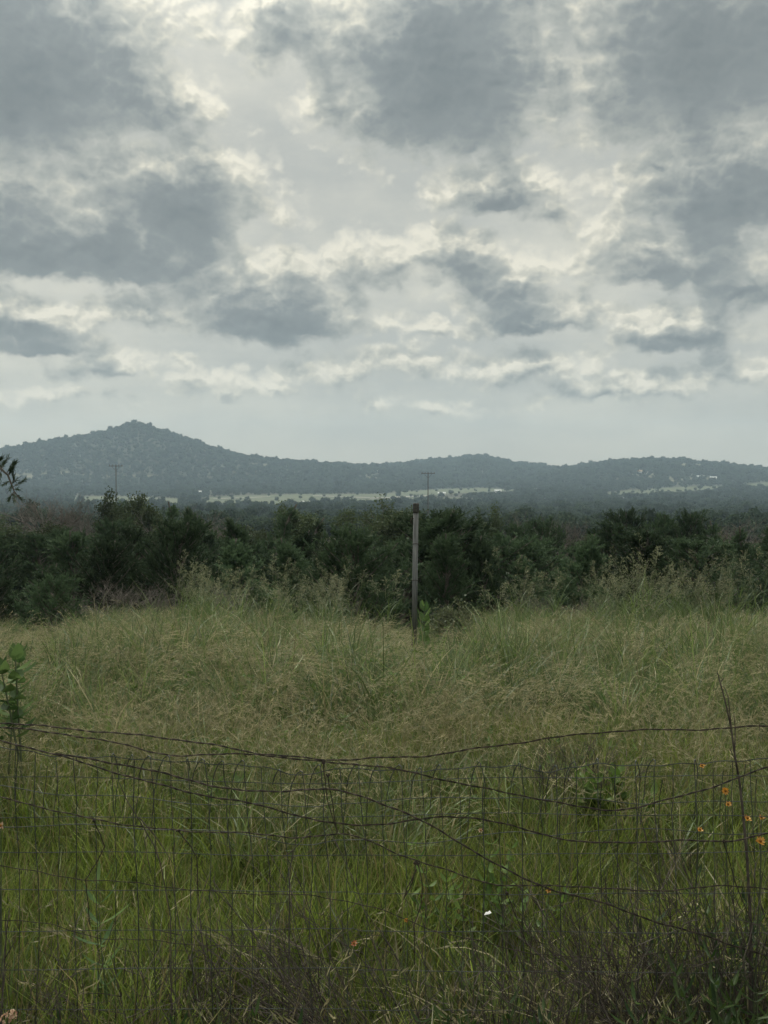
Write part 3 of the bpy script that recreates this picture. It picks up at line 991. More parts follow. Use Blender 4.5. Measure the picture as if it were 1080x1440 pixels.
# scraggly shrub by the post, thin leafless brush at the foot of the thicket
SHRUB = [(1.0, oak_meshes(1.0, 20, .04, .10, 4, 4, .5, 'scrub')), (1.0, oak_meshes(1.0, 20, .035, .08, 4, 3, .5, 'scrub'))]
plant_px((SHRUB, 0, 'shrub'), 636, 838, 15.2, 'pale scraggly shrub standing in the grass right of the grey post', 'shrub', None, 1.0, 'shrub')
plant_px((SHRUB, 1, 'shrub'), 905, 842, 17.5, 'leafy green shrub behind the seeding grass at the right', 'shrub', None, 1.4, 'shrub')
for px, py, dep, lab in ((118, 828, 20.5, 'dry leafless bush right of the small forward juniper'), (150, 808, 22.5, 'taller leafless bush at the thicket edge left of centre'),
                         (205, 822, 22.0, 'grey leafless bush at the thicket edge, right of the taller one'), (300, 818, 20, 'leafless bush behind the seeding grass left of centre'),
                         (770, 826, 21, 'leafless brown bush at the thicket edge right of centre'), (840, 834, 21.5, 'low leafless brown bush at the thicket edge further right')):
    plant_px((BARE, int(px) % 4, 'bare_bush'), px, py, dep, lab, 'bush', None, 1.3, 'bare_bush')

# juniper standing just left of the frame, one bough hanging into view
def edge_juniper():
    t = thing('juniper_tree', 'juniper at the left picture edge with one drooping bough in front of the hill', 'juniper', (-3.05, 4.4, 0))
    t.location.z = g1(-3.05, 4.4) - .05
    H, ms = JUN[1][0], juniper_meshes(3.4, .85, .5, 46, 22, 10, .18)
    for n2, me in zip(('crown', 'trunk'), ms):
        o = bpy.data.objects.new(n2, me); col.objects.link(o); o.parent = t
    D = 4.0
    line = [at(px, py, D) for px, py in ((-30, 652), (-12, 653), (2, 660), (11, 668), (16, 681), (20, 691), (28, 702))]
    start = Vector((-3.05, 4.4, 1.45)); mid = Vector((-2.2, 4.15, 1.78))
    full = [start, start.lerp(mid, .5) + Vector((0, 0, .08)), mid] + line
    off = Vector(t.location)
    b = MB(); b.tube([p - off for p in full], [.022, .018, .013, .007, .006, .005, .0042, .0036, .003, .0022], 6, .4)
    sprays = [((2, 660), (6, 650), 5), ((2, 660), (12, 642), 3), ((9, 666), (20, 651), 7), ((11, 668), (22, 650), 7), ((13, 668), (17, 660), 6), ((16, 681), (24, 673), 4), ((18, 685), (34, 675), 5), ((19, 678), (18, 664), 4),
              ((20, 691), (12, 703), 5), ((20, 691), (20, 706), 5), ((22, 694), (30, 702), 5), ((14, 676), (4, 682), 4), ((5, 663), (-4, 648), 6), ((0, 658), (-6, 640), 6), ((-8, 654), (2, 644), 7), ((2, 661), (-2, 676), 5), ((20, 688), (27, 688), 3), ((17, 679), (14, 688), 3)]
    f = MB()
    for (x0, y0), (x1, y1), n in sprays:
        p0, p1 = at(x0, y0, D) - off, at(x1, y1, D + rng.uniform(-.06, .06)) - off
        b.tube([p0, p0.lerp(p1, .5), p1], [.002, .0016, .001], 4, .4)
        for k in range(n * 7):
            u = rng.uniform(.15, 1.0)
            q = p0.lerp(p1, u)
            dd = ((p1 - p0).normalized() + rdir() * .6).normalized()
            f.tube([q, q + dd * rng.uniform(.012, .026)], [.0013, .0006], 3, rng.random(), cap=False)
    b.build('bough', MT['bark'], t)
    f.build('spray', MT['juniper'], t)
edge_juniper()

# ------------------------------------------------------------------ grass
rng.seed(5)
def blade(b, base, a, L, w, lean, droop, tint, n=4):
    """One blade: rises, leans towards heading a and droops at the tip."""
    h = Vector((math.cos(a), math.sin(a), 0))
    pts, ws = [], []
    for i in range(n + 1):
        s = i / n
        out = lean * s + droop * s * s
        pts.append(base + h * (L * out) + UP * (L * (s - .45 * droop * s * s * s)))
        ws.append(w * (1 - s) ** .6 if i < n else w * .08)
    sa = a + 1.57 + rng.uniform(-.7, .7)
    b.ribbon(pts, ws, Vector((math.cos(sa), math.sin(sa), 0)), tint)
    return pts

def short_clump(L, n, r, dry, w=(.0030, .0068)):
    b, c = MB(), MB()
    for k in range(n):
        a, q = rng.uniform(0, 6.28), r * math.sqrt(rng.random())
        p = Vector((math.cos(a) * q, math.sin(a) * q, -.02))
        tgt = c if rng.random() < dry else b
        blade(tgt, p, rng.uniform(0, 6.28), L * rng.uniform(.45, 1.15), rng.uniform(*w), rng.uniform(.05, .45), rng.uniform(.05, .55), rng.random(), 3)
    return two_mats(b, c, 'grass_clump', MT['short'], MT['short_dry'])

def two_mats(b, c, name, m1, m2, m3=None, d=None):
    """Joins up to three builders into one mesh with a material each."""
    v, f, t, mi = [], [], [], []
    for i, q in enumerate((b, c, d)):
        if q is None: continue
        n = len(v)
        v += q.v; t += q.t
        f += [tuple(n + k for k in fc) for fc in q.f]
        mi += [i] * len(q.f)
    me = bpy.data.meshes.new(name)
    me.from_pydata(v, [], f)
    a = me.attributes.new('tint', 'FLOAT', 'POINT'); a.data.foreach_set('value', t)
    for m in (m1, m2, m3):
        if m: me.materials.append(m)
    me.polygons.foreach_set('material_index', mi)
    me.update()
    return me

WIND = 0.15                                   # heading the seed heads lean to (to the right, slightly away)
def seed_head(c, p, d, L, tint, n=9):
    """A soft nodding plume: fine bristly spikelets round a thin axis."""
    for i in range(n):
        s = i / n
        q = p + d * (L * s) - UP * (.35 * L * s * s)
        dd = (d + rdir() * .45 - UP * .25 * s).normalized()
        sd = dd.cross(rdir())
        if sd.length < .1: continue
        c.leaf(q, dd, sd.normalized(), L * rng.uniform(.20, .34), .0032 * rng.uniform(.6, 1.4), tint)

def bluestem(H, culms, leaves, r):
    g, s = MB(), MB()
    for k in range(leaves):
        a, q = rng.uniform(0, 6.28), r * math.sqrt(rng.random())
        p = Vector((math.cos(a) * q, math.sin(a) * q, -.03))
        (g if rng.random() < .72 else s) and blade(g if rng.random() < .75 else s, p, rng.uniform(0, 6.28), H * rng.uniform(.35, .8), rng.uniform(.003, .006), rng.uniform(.1, .5), rng.uniform(.1, .6), rng.uniform(0, .8), 4)
    for k in range(culms):
        a, q = rng.uniform(0, 6.28), r * math.sqrt(rng.random())
        p = Vector((math.cos(a) * q, math.sin(a) * q, -.03))
        hd = WIND + rng.gauss(0, .9)
        t = rng.random()
        pts = blade(s, p, hd, H * rng.uniform(.72, 1.08), .0022, rng.uniform(.1, .4), rng.uniform(.05, .3), t * .6, 4)
        d = (pts[-1] - pts[-2]).normalized()
        seed_head(s, pts[-1] - d * .02, (d + Vector((math.cos(hd), math.sin(hd), -.1)) * rng.uniform(.2, .9)).normalized(), rng.uniform(.06, .13), .35 + .65 * t)
    return two_mats(g, s, 'bluestem_bunch', MT['green'], MT['straw'])

def leafy_bunch(H, n, r, straw=.1):
    g, s = MB(), MB()
    for k in range(n):
        a, q = rng.uniform(0, 6.28), r * math.sqrt(rng.random())
        p = Vector((math.cos(a) * q, math.sin(a) * q, -.03))
        blade(s if rng.random() < straw else g, p, rng.uniform(0, 6.28), H * rng.uniform(.5, 1.1), rng.uniform(.006, .015), rng.uniform(.05, .35), rng.uniform(.05, .75), rng.random(), 5)
    return two_mats(g, s, 'leafy_bunch', MT['green'], MT['straw'])

def panicle_plant(H, n):
    """Tall seeding grass: leafy culms that end in open, branching panicles."""
    g, s = MB(), MB()
    for k in range(n):
        a, q = rng.uniform(0, 6.28), .09 * rng.random()
        p = Vector((math.cos(a) * q, math.sin(a) * q, -.03))
        hd = rng.uniform(0, 6.28)
        h = H * rng.uniform(.72, 1.08)
        pts = blade(g, p, hd, h, .006, rng.uniform(.02, .2), rng.uniform(.0, .12), .8, 6)
        for i in (1, 2, 3, 4):
            for _ in range(2):
                blade(g, pts[i], rng.uniform(0, 6.28), h * rng.uniform(.25, .42), rng.uniform(.008, .014), rng.uniform(.3, .7), rng.uniform(.3, .9), rng.random(), 4)
        top = pts[-1]; d = (pts[-1] - pts[-2]).normalized()
        tint = rng.random()
        Lp = rng.uniform(.20, .34)
        s.ribbon([top, top + d * Lp], [.003, .0015], d.orthogonal().normalized(), tint)
        for j in range(15):
            u = rng.random() ** .8
            bd = (d * .8 + rdir() * .75).normalized()
            bp = top + d * (Lp * u)
            bl = Lp * (.48 * (1 - u) + .14)
            sd = bd.cross(rdir())
            if sd.length < .1: continue
            sd.normalize()
            end = bp + bd * bl - UP * (.25 * bl)
            s.ribbon([bp, bp + bd * (bl * .55), end], [.0022, .0018, .001], sd, tint)
            for m in range(5):
                w = rng.uniform(.3, 1)
                c = bp.lerp(end, w)
                dd = (bd - UP * .4 + rdir() * .6).normalized()
                s2 = dd.cross(rdir())
                if s2.length > .1: s.leaf(c, dd, s2.normalized(), .022, .008, tint)
    return two_mats(g, s, 'panicle_plant', MT['green'], MT['panicle'])

def forb(H, n):
    """Low broad-leaved weed with small pale leaves."""
    b, c = MB(), MB()
    for k in range(n):
        a = rng.uniform(0, 6.28)
        pts = curve_pts(Vector((0, 0, -.02)), Vector((math.cos(a) * .5, math.sin(a) * .5, 1)), H * rng.uniform(.6, 1.1), 4, UP, .1, .15)
        c.tube(pts, [.0022, .002, .0017, .0013, .001], 3, .5, cap=False)
        for q in pts[1:]:
            for m in range(3):
                aa = rng.uniform(0, 6.28)
                d = Vector((math.cos(aa), math.sin(aa), rng.uniform(.0, .5))).normalized()
                sd = d.cross(UP).normalized()
                b.broadleaf(q, d, sd, rng.uniform(.025, .05), rng.uniform(.014, .026), rng.random(), .3, .1)
    return two_mats(b, c, 'forb', MT['forb'], MT['stem'])

def sector(n, d0, d1, seed, margin=1.0, fn=None):
    """Points on the ground in front of the camera, uniform in area, thinned by fn(x, y, px) -> probability."""
    g = np.random.default_rng(seed)
    y = np.sqrt(g.uniform(d0 * d0, d1 * d1, n))
    x = g.uniform(-1, 1, n) * (y * .40 + margin)
    z = gz(x, y)
    px, py = to_px(x, y, z)
    p = np.ones(n) if fn is None else fn(x, y, px)
    k = g.random(n) < p
    return np.stack([x, y, z], -1)[k], g

def strew(name, protos, pts, g, s0, s1, tilt=.08, idx=None, zs=None):
    n = len(pts)
    s = g.uniform(s0, s1, n)
    if zs is not None: s = s * zs
    rots = np.stack([g.normal(0, tilt, n), g.normal(0, tilt, n), g.uniform(0, 6.28, n)], -1)
    return scatter(name, protos, pts, rots, np.stack([s, s, s * g.uniform(.85, 1.2, n)], -1), g.integers(0, len(protos), n) if idx is None else idx)

def patch(x, y):
    return np.clip(.5 + .8 * smooth_noise(x, y, .55, 3), 0, 1)

def edge_y(x):
    """Where the mown-looking short grass gives way to tall grass."""
    return 5.55 + .75 * smooth_noise(x, np.zeros_like(x), .8, 6)

SHORT = [short_clump(.23, 46, .11, .14) for _ in range(3)] + [short_clump(.16, 50, .12, .30), short_clump(.31, 38, .09, .10)]
pts, g = sector(7500, 1.2, 6.8, 31, 1.6, lambda x, y, px: np.where(y < edge_y(x) + .5, 1.0, .15) * (.75 + .25 * patch(x, y)))
zs = .6 + .75 * np.clip(.5 + .7 * smooth_noise(pts[:, 0], pts[:, 1], 1.1, 4), 0, 1)
strew('short_grass', SHORT, pts, g, .8, 1.15, .1, None, zs)

MID = [leafy_bunch(.36, 34, .10, .2), leafy_bunch(.30, 30, .10, .3), bluestem(.42, 10, 26, .10)]
pts, g = sector(5200, 3.9, 7.4, 32, 1.6, lambda x, y, px: np.clip(1 - np.abs(y - edge_y(x) + .3) / 1.6, 0, 1))
strew('transition_grass', MID, pts, g, .7, 1.1, .12)

TALL = [bluestem(.66, 30, 34, .14), bluestem(.72, 34, 30, .15), bluestem(.58, 26, 40, .14), bluestem(.68, 40, 24, .16)]
def tall_p(x, y, px):
    p = np.clip((y - edge_y(x) + .5) / 1.3, .04, 1) * (.10 + .90 * patch(x, y)) * np.where(np.abs(smooth_noise(x, y, 1.3, 15)) < .10, .25, 1)
    # a grassy dip round the foot of the post, and none under the first junipers
    return p
pts, g = sector(4300, 5.2, 24.5, 33, 2.2, tall_p)
zs = .78 + .30 * np.clip((pts[:, 1] - 5) / 5, 0, 1) + .12 * smooth_noise(pts[:, 0], pts[:, 1], .4, 7)
def low_spots(pts):
    px, _ = to_px(pts[:, 0], pts[:, 1], pts[:, 2])
    far = np.clip((pts[:, 1] - 8) / 3, 0, 1)
    near_post = np.clip((pts[:, 1] - 8) / .8, 0, 1) * np.clip((12.2 - pts[:, 1]) / .5, 0, 1) * np.exp(-((px - 580) / 45) ** 2)
    return 1 - .24 * np.clip((pts[:, 1] - 10.5) / 5, 0, 1) - .34 * near_post - far * (.36 * np.exp(-((px - 585) / 62) ** 2) + .25 / (1 + np.exp((px - 105) / 12)) - .10 * np.exp(-((px - 230) / 90) ** 2))
zs = zs * low_spots(pts)
strew('seeding_bluestem', TALL, pts, g, .72, 1.15, .1, None, zs)

# wisps: culms that all nod one way under their pale plumes
def wisp(H, culms, hd0):
    g, s = MB(), MB()
    for k in range(culms):
        p = Vector((rng.gauss(0, .05), rng.gauss(0, .05), -.03))
        hd = hd0 + rng.gauss(0, .3)
        t = .4 + .6 * rng.random()
        pts = blade(s if rng.random() < .6 else g, p, hd, H * rng.uniform(.8, 1.1), .003, rng.uniform(.15, .4), rng.uniform(.25, .5), .5, 5)
        d = (pts[-1] - pts[-2]).normalized()
        for j in range(3):
            seed_head(s, pts[-1] - d * .05 * j, (d + Vector((math.cos(hd), math.sin(hd), -.2)) * .5 + rdir() * .15).normalized(), rng.uniform(.10, .17), t, 12)
    return two_mats(g, s, 'wisp', MT['green'], MT['straw'])
WISP = [wisp(.80, 9, .2), wisp(.72, 7, -.4), wisp(.88, 10, .5), wisp(.75, 6, 2.8)]
pts, g = sector(2600, 5.4, 19, 38, 2.0, lambda x, y, px: np.clip((y - edge_y(x)) / .8, 0, 1) * np.clip(.35 + 1.2 * smooth_noise(x, y, .7, 21), .08, 1))
n_ = len(pts)
zs = (.8 + .2 * np.clip((pts[:, 1] - 5) / 5, 0, 1)) * low_spots(pts)
sc_ = g.uniform(.75, 1.15, n_) * zs
scatter('nodding_wisps', WISP, pts, np.stack([g.normal(0, .07, n_), g.normal(0, .07, n_), g.normal(0, .5, n_)], -1), np.stack([sc_] * 3, -1), g.integers(0, len(WISP), n_))

LEAFY = [leafy_bunch(.68, 46, .13), leafy_bunch(.78, 40, .15), leafy_bunch(.56, 50, .13, .05), leafy_bunch(.74, 56, .10, .03)]
pts, g = sector(10000, 4.9, 23, 34, 2.2, lambda x, y, px: np.clip((y - edge_y(x)) / .4, 0, 1) * np.clip(1.35 - 1.1 * patch(x, y), .28, 1))
zs = .72 + .28 * np.clip((pts[:, 1] - 5) / 5, 0, 1)
zs = zs * low_spots(pts)
strew('tall_leafy_grass', LEAFY, pts, g, .65, 1.35, .12, None, zs)

PAN = [panicle_plant(1.25, 7), panicle_plant(1.4, 6), panicle_plant(1.15, 8)]
def pan_p(x, y, px):
    w = np.zeros_like(px)
    for c, s, k in ((300, 45, .9), (400, 30, 1.0), (465, 38, 1.0), (940, 70, .9), (870, 40, .7), (780, 60, .35), (1040, 40, .3), (720, 60, .18)):
        w = np.maximum(w, k * np.exp(-((px - c) / s) ** 2))
    return w
pts, g = sector(1500, 14.0, 18.5, 35, 1.5, lambda x, y, px: pan_p(x, y, px) * .20)
strew('panicle_grass', PAN, pts, g, .75, 1.1, .06)

FORB = [forb(.16, 7), forb(.22, 8), forb(.12, 6)]
pts, g = sector(1700, 3.4, 7.0, 36, 1.2, lambda x, y, px: np.clip(.9 * smooth_noise(x, y, .9, 12) - .05 + np.clip((y - 4.6) * .3, 0, .5), 0, 1))
strew('low_weeds', FORB, pts, g, .8, 1.3, .15)

# ragged taller grass along the fence, on both sides of it
RAG = [leafy_bunch(.34, 16, .10, .45), bluestem(.42, 5, 16, .09), short_clump(.30, 26, .12, .4, (.003, .0055))]
pts, g = sector(420, 1.95, 3.1, 37, .9)
strew('ragged_fence_grass', RAG, pts, g, .6, 1.15, .2)

# broad-leaved weeds standing among the tall grass
WEEDY = [forb(.55, 9), forb(.70, 11), forb(.45, 12)]
pts, g = sector(420, 5.3, 14, 39, 1.2, lambda x, y, px: np.clip(.15 + smooth_noise(x, y, .8, 31), 0, 1))
strew('field_weeds', WEEDY, pts, g, .8, 1.15, .12)

# ------------------------------------------------------------------ grey pipe post standing in the field
def pipe_post():
    D = 11.7
    top, low = at(585.0, 707.5, D), at(582.5, 895, D)
    d = (low - top).normalized()
    zb = g1(low.x, D) - .3
    base = top + d * ((zb - top.z) / d.z)
    t = thing('fence_post', 'weathered grey pipe post standing alone in the tall grass before the thicket', 'post', tuple(base))
    b = MB(); h = top - base
    r = .031
    b.tube([Vector((0, 0, 0)), h * .5, h * .955], r, 20); b.build('pipe', MT['pipe'], t, True)
    b = MB(); b.tube([h * .952, h * .957, h * .994, h], [.034, .037, .037, .033], 20); b.build('cap', MT['cap'], t, True)
    b = MB()
    q = h * .925
    b.tube([q + Vector((-r * .6, -.01, 0)), q + Vector((-.052, -.015, .004)), q + Vector((-.060, -.015, -.03)), q + Vector((-.050, -.014, -.055))], .0065, 6)
    b.build('hook', MT['rust'], t)
    for zf, nm in ((.80, 'wire_tie'), (.62, 'wire_tie'), (.30, 'wire_tie')):
        b = MB()
        ring = [h * zf + Vector((math.cos(a) * (r + .004), math.sin(a) * (r + .004), .003 * math.sin(3 * a))) for a in np.linspace(0, 6.283, 15)]
        b.tube(ring, .003, 5); b.build(nm, MT['rust'], t)
pipe_post()

# ------------------------------------------------------------------ the woven wire fence
FD = 2.592                                      # distance of the fence: 540 photograph pixels to the metre
def fp(px, py, d=0.0):
    return at(px, py, FD + d)

def interp_line(line, x):
    return float(np.interp(x, [p[0] for p in line], [p[1] for p in line]))

rng.seed(77)
TOP = [(-520, 1040), (-200, 1036), (0, 1046), (75, 1059), (160, 1061), (270, 1068), (370, 1074), (405, 1084), (440, 1086), (470, 1076), (540, 1079), (600, 1081), (640, 1076), (725, 1073), (775, 1083), (802, 1075), (840, 1070), (900, 1073), (970, 1070), (1080, 1063), (1300, 1060), (1600, 1058)]
ROWS = [(1094, 5), (1147, 5), (1200, 4), (1253, 3), (1308, 3), (1363, 3), (1419, 2), (1475, 2), (1530, 2)]
def lean(x0, y):
    """Sideways shift of an upright: the upper part of the fabric is pushed over."""
    k = -9 * math.exp(-((x0 - 420) / 170) ** 2) - 3.5
    return k * max(0.0, (1215 - y) / 140) ** .9 if y < 1215 else 0.0

def wire_fence():
    t = thing('wire_fence', 'sagging woven wire fence of thin galvanised mesh crossing the foreground', 'fence', (0, FD, 0))
    off = Vector(t.location)
    X0, X1, P = -515, 1595, 27.15
    b = MB(); hooks = MB(); flap = MB()
    n = int((X1 - X0) / P)
    for i in range(n + 1):
        x0 = X0 + i * P + rng.uniform(-2.6, 2.6)
        yt = interp_line(TOP, x0) + rng.uniform(-2, 2)
        ph = rng.uniform(0, 6)
        pts = []
        ys = list(np.arange(yt + 5, 1500, 17.0)) + [1520]
        wob = rng.uniform(.6, 2.6)
        kx, ky = (rng.uniform(-5, 5), rng.uniform(1090, 1190)) if rng.random() < .45 else (0, 1000)
        for y in ys:
            pts.append(fp(x0 + lean(x0, y) + wob * math.sin(y * .021 + ph) + kx * math.exp(-((y - ky) / 14) ** 2) + rng.uniform(-.5, .5), y, .004 * math.sin(y * .03 + ph)) - off)
        end = pts[-1].copy(); end.z = -.06
        b.tube(pts + [end], rng.uniform(.0009, .0014), 5, .5, cap=False)
        # the tip of the upright is bent over backwards into a hook
        xt = x0 + lean(x0, yt)
        sgn = -1 if rng.random() < .8 else .5
        k = rng.uniform(.45, 1.35)
        if rng.random() < .58:
            hk = [fp(xt, yt + 5, 0), fp(xt + .4 * sgn, yt - 1, .006), fp(xt + 3 * sgn * k, yt - 3, .016), fp(xt + 8 * sgn * k, yt + 2, .03), fp(xt + 13 * sgn * k, yt + 13 * k, .045), fp(xt + 16 * sgn * k, yt + 26 * k, .055)]
            hooks.tube([p - off for p in hk], .0014, 5, .5, cap=False)
        # the folded part hangs down behind the fabric
        if 0.18 < rng.random():
            xb = xt + 16 * sgn * k
            y0_ = yt + 26 * k
            fl = [fp(xb, y0_, .055)] + [fp(xb + rng.uniform(-2, 2) - 2 * j, y0_ + 22 * j, .06 + .012 * j) for j in range(1, rng.randint(3, 5))]
            flap.tube([p - off for p in fl], .0012, 4, .5, cap=False)
    xs = list(np.arange(X0 - 5, X1 + 20, 9.0))
    topl = [fp(x, interp_line(TOP, x) + 4 + 1.2 * math.sin(x * .11), .001) - off for x in xs]
    b.tube(topl, .0013, 5, .5, cap=False)
    for y, amp in ROWS:
        a1, a2 = rng.uniform(0, 6), rng.uniform(0, 6)
        row_ = []
        for x in xs:
            sag = 6 * math.exp(-((x - 420) / 120) ** 2) * max(0, (1250 - y) / 150) if y < 1250 else 0
            yy = y + amp * .55 * math.sin(x * .0052 + a1) + amp * .22 * math.sin(x * .021 + a2) + sag + (3 if y > 1240 and x > 500 else 0)
            row_.append(fp(x, yy, .0028) - off)
        b.tube(row_, .0010, 5, .5, cap=False)
    b.build('wire_mesh', MT['wire'], t)
    hooks.build('bent_wire_tips', MT['wire'], t)
    for base, amp in ((1124, 6), (1173, 7)):
        a1, a2 = rng.uniform(0, 6), rng.uniform(0, 6)
        row_ = [fp(x, base + (interp_line(TOP, x) - 1070) * .5 + amp * math.sin(x * .009 + a1) + .4 * amp * math.sin(x * .031 + a2), .062 + .012 * math.sin(x * .02)) - off for x in xs]
        flap.tube(row_, .0011, 4, .5, cap=False)
    flap.build('folded_mesh', MT['wire'], t)
    for px in (-505, 1590):                    # the posts that carry it stand outside the picture
        b = MB()
        p = fp(px, 1200) - off
        b.box(p.x - .022, p.x + .022, .012, .018, -.4, 1.25); b.box(p.x - .003, p.x + .003, .018, .05, -.4, 1.25)
        b.build('post', MT['rust'], t)
wire_fence()

def strand(label, line, r=.0022, d=-.012, amp=.8, ties=(), twist=True, single=False):
    """A loose strand of old twisted wire lying against the fence."""
    xs = [p[0] for p in line]
    dense = np.arange(xs[0], xs[-1] + .1, 4.0)
    # smooth the drawn line with a short moving average
    ys = np.interp(dense, xs, [p[1] for p in line])
    k = 9
    pad = np.concatenate([np.full(k, ys[0]), ys, np.full(k, ys[-1])])
    ys = np.array([pad[i:i + 2 * k + 1].mean() for i in range(len(ys))])
    ph = rng.uniform(0, 6)
    ys = ys + amp * np.sin(dense * .05 + ph) + .5 * amp * np.sin(dense * .13 + ph * 2)
    c = [fp(x, y, d + .004 * math.sin(x * .013 + ph)) for x, y in zip(dense, ys)]
    r *= .66
    org = c[0].copy()
    t = thing('fence_wire', label, 'wire', tuple(org), 0, 'loose wire strands on the fence')
    b = MB()
    if single:
        b.tube([p - org for p in c], r, 5)
    else:
        for s in (0, math.pi):
            pts = []
            for i, p in enumerate(c):
                th = i * 4.0 / 27.0 * 2 * math.pi * .8 + s
                pts.append(p - org + Vector((0, math.cos(th), math.sin(th))) * (r * .85))
            b.tube(pts, r * .8, 5)
        for x in np.arange(xs[0] + rng.uniform(20, 60), xs[-1], 74):      # small barbs
            i = int((x - xs[0]) / 4)
            p = c[min(i, len(c) - 1)] - org
            for s in (-1, 1):
                if rng.random() < .55:
                    e = Vector((rng.uniform(-.006, .006), rng.uniform(-.008, .002), s * rng.uniform(.006, .010)))
                    b.tube([p, p + e], [.0011, .0005], 4)
    b.build('strand', MT['rust'], t)
    for tie in ties:
        b = MB()
        pts = [fp(x, y, d - .002 + .003 * math.sin(y * .1)) - org for x, y in tie]
        sm = []
        for i in range(len(pts) - 1):
            for u in (0, .33, .66):
                sm.append(pts[i].lerp(pts[i + 1], u) + rdir() * .0012)
        sm.append(pts[-1])
        b.tube(sm, .0014, 5)
        kn = pts[0]
        for q in range(5):
            b.tube([kn + rdir() * .004, kn + rdir() * .005, kn + rdir() * .005], .0018, 4)
        b.build('tie_wire', MT['rust'], t)
    return t

L, R_ = -300, 1380
strand('topmost twisted wire at the left, sloping down and crossing to the lower right',
       [(L, 1004), (0, 1016), (60, 1021), (140, 1029), (230, 1037), (300, 1047), (350, 1058), (400, 1066), (455, 1072), (500, 1074), (540, 1078), (600, 1091), (690, 1111), (780, 1127), (830, 1139), (870, 1141), (920, 1130), (1000, 1108), (1080, 1078), (R_, 1010)], .0023)
strand('second twisted wire from the top at the left, highest of all at the right',
       [(L, 1012), (0, 1022), (100, 1033), (190, 1050), (230, 1063), (270, 1064), (340, 1058), (400, 1063), (470, 1070), (520, 1066), (600, 1064), (660, 1054), (740, 1043), (810, 1033), (860, 1028), (930, 1026), (1000, 1026), (1080, 1020), (R_, 1010)], .0022, -.020)
strand('heavy twisted wire starting third at the left and running steeply to the lower right corner',
       [(L, 985), (0, 1041), (45, 1052), (75, 1060), (130, 1077), (200, 1097), (270, 1116), (330, 1125), (380, 1136), (440, 1152), (480, 1162), (540, 1159), (590, 1152), (640, 1147), (680, 1150), (720, 1162), (780, 1178), (830, 1186), (900, 1185), (960, 1180), (1010, 1186), (1040, 1182), (1080, 1170), (R_, 1120)], .0024, -.016,
       ties=([(1018, 1184), (1024, 1205), (1034, 1240), (1058, 1300)],))
strand('twisted wire that leaves the heavy one at the left and crosses the mesh diagonally',
       [(75, 1060), (130, 1067), (190, 1079), (240, 1090), (270, 1096), (310, 1110), (370, 1114), (420, 1111), (455, 1108), (490, 1113), (540, 1130), (590, 1152), (640, 1180), (700, 1218), (760, 1247), (830, 1265), (880, 1280), (930, 1300), (980, 1312), (1080, 1345), (R_, 1420)], .0026, -.026,
       ties=([(455, 1072), (458, 1108), (464, 1140), (475, 1170)], [(461, 1090), (468, 1135), (474, 1172)]))
strand('thin dark wire across the middle of the mesh with a hanging loop right of centre',
       [(L, 1096), (0, 1121), (30, 1126), (80, 1142), (130, 1152), (200, 1163), (270, 1171), (320, 1168), (370, 1175), (430, 1179), (485, 1169), (540, 1190), (585, 1213), (640, 1226), (690, 1245), (740, 1248), (780, 1243), (870, 1252), (960, 1252), (1030, 1243), (1080, 1250), (R_, 1290)], .0019, -.013, 1.0,
       ties=([(131, 1153), (140, 1172), (147, 1190), (134, 1216), (120, 1237), (123, 1262), (126, 1300)], [(250, 1168), (264, 1184), (277, 1205), (279, 1260)], [(584, 1213), (584, 1226), (576, 1250), (568, 1265), (572, 1250), (586, 1222)], [(588, 1214), (594, 1245), (592, 1275), (583, 1300), (583, 1360)]))
strand('lower thin wire sagging across the mesh below the middle one',
       [(L, 1180), (0, 1216), (60, 1229), (120, 1237), (180, 1241), (240, 1247), (300, 1256), (400, 1257), (470, 1263), (530, 1275), (560, 1290), (600, 1306), (660, 1320), (720, 1336), (800, 1347), (870, 1348), (960, 1338), (1080, 1328), (R_, 1310)], .0017, -.010, 1.2,
       ties=([(713, 1256), (722, 1280), (734, 1310), (742, 1331)],), single=True)
strand('lowest thin wire, low at the left among the dry weeds',
       [(L, 1280), (0, 1293), (50, 1294), (90, 1306), (130, 1319), (200, 1322), (300, 1330), (380, 1332), (410, 1340), (470, 1352), (560, 1366)], .0015, -.008, 1.2, single=True)

# ------------------------------------------------------------------ dead stalks and dry brush along the fence
def stalk(label, line, r0, r1, d=-.03, prongs=()):
    pts = [fp(x, y, d) for x, y in line]
    base = pts[-1].copy(); base.z = g1(base.x, base.y) - .04
    pts.append(base)
    pts = pts[::-1]
    t = thing('dead_stalk', label, 'stalk', tuple(base))
    b = MB(); b.tube([p - base for p in pts], [r0 + (r1 - r0) * i / (len(pts) - 1) for i in range(len(pts))], 6); b.build('stem', MT['twig'], t)
    for pr in prongs:
        q = [fp(x, y, d - .004 * i) - base for i, (x, y) in enumerate(pr)]
        b = MB(); b.tube(q, [r1 * 1.3 * (1 - .6 * i / (len(q) - 1)) for i in range(len(q))], 5); b.build('prong', MT['twig'], t)
stalk('tall dark dead stalk with forked prongs rising through the fence at the right', [(1009, 946), (1015, 968), (1022, 995), (1029, 1030), (1033, 1060), (1040, 1100), (1044, 1135), (1050, 1200), (1056, 1300)], .0042, .0014, .02,
      ([(1014, 958), (1018, 953)], [(1029, 1030), (1024, 980), (1018, 965)], [(1039, 1098), (1036, 1075), (1029, 1058), (1026, 1052)], [(1033, 1060), (1034, 1025), (1032, 1003)]))
stalk('dark leaning twig crossing the mesh left of centre', [(168, 1101), (178, 1125), (200, 1160), (217, 1190), (226, 1215), (240, 1290)], .0017, .0013, -.02, ([(208, 1172), (203, 1182), (212, 1228)], [(196, 1150), (222, 1180), (248, 1222)]))
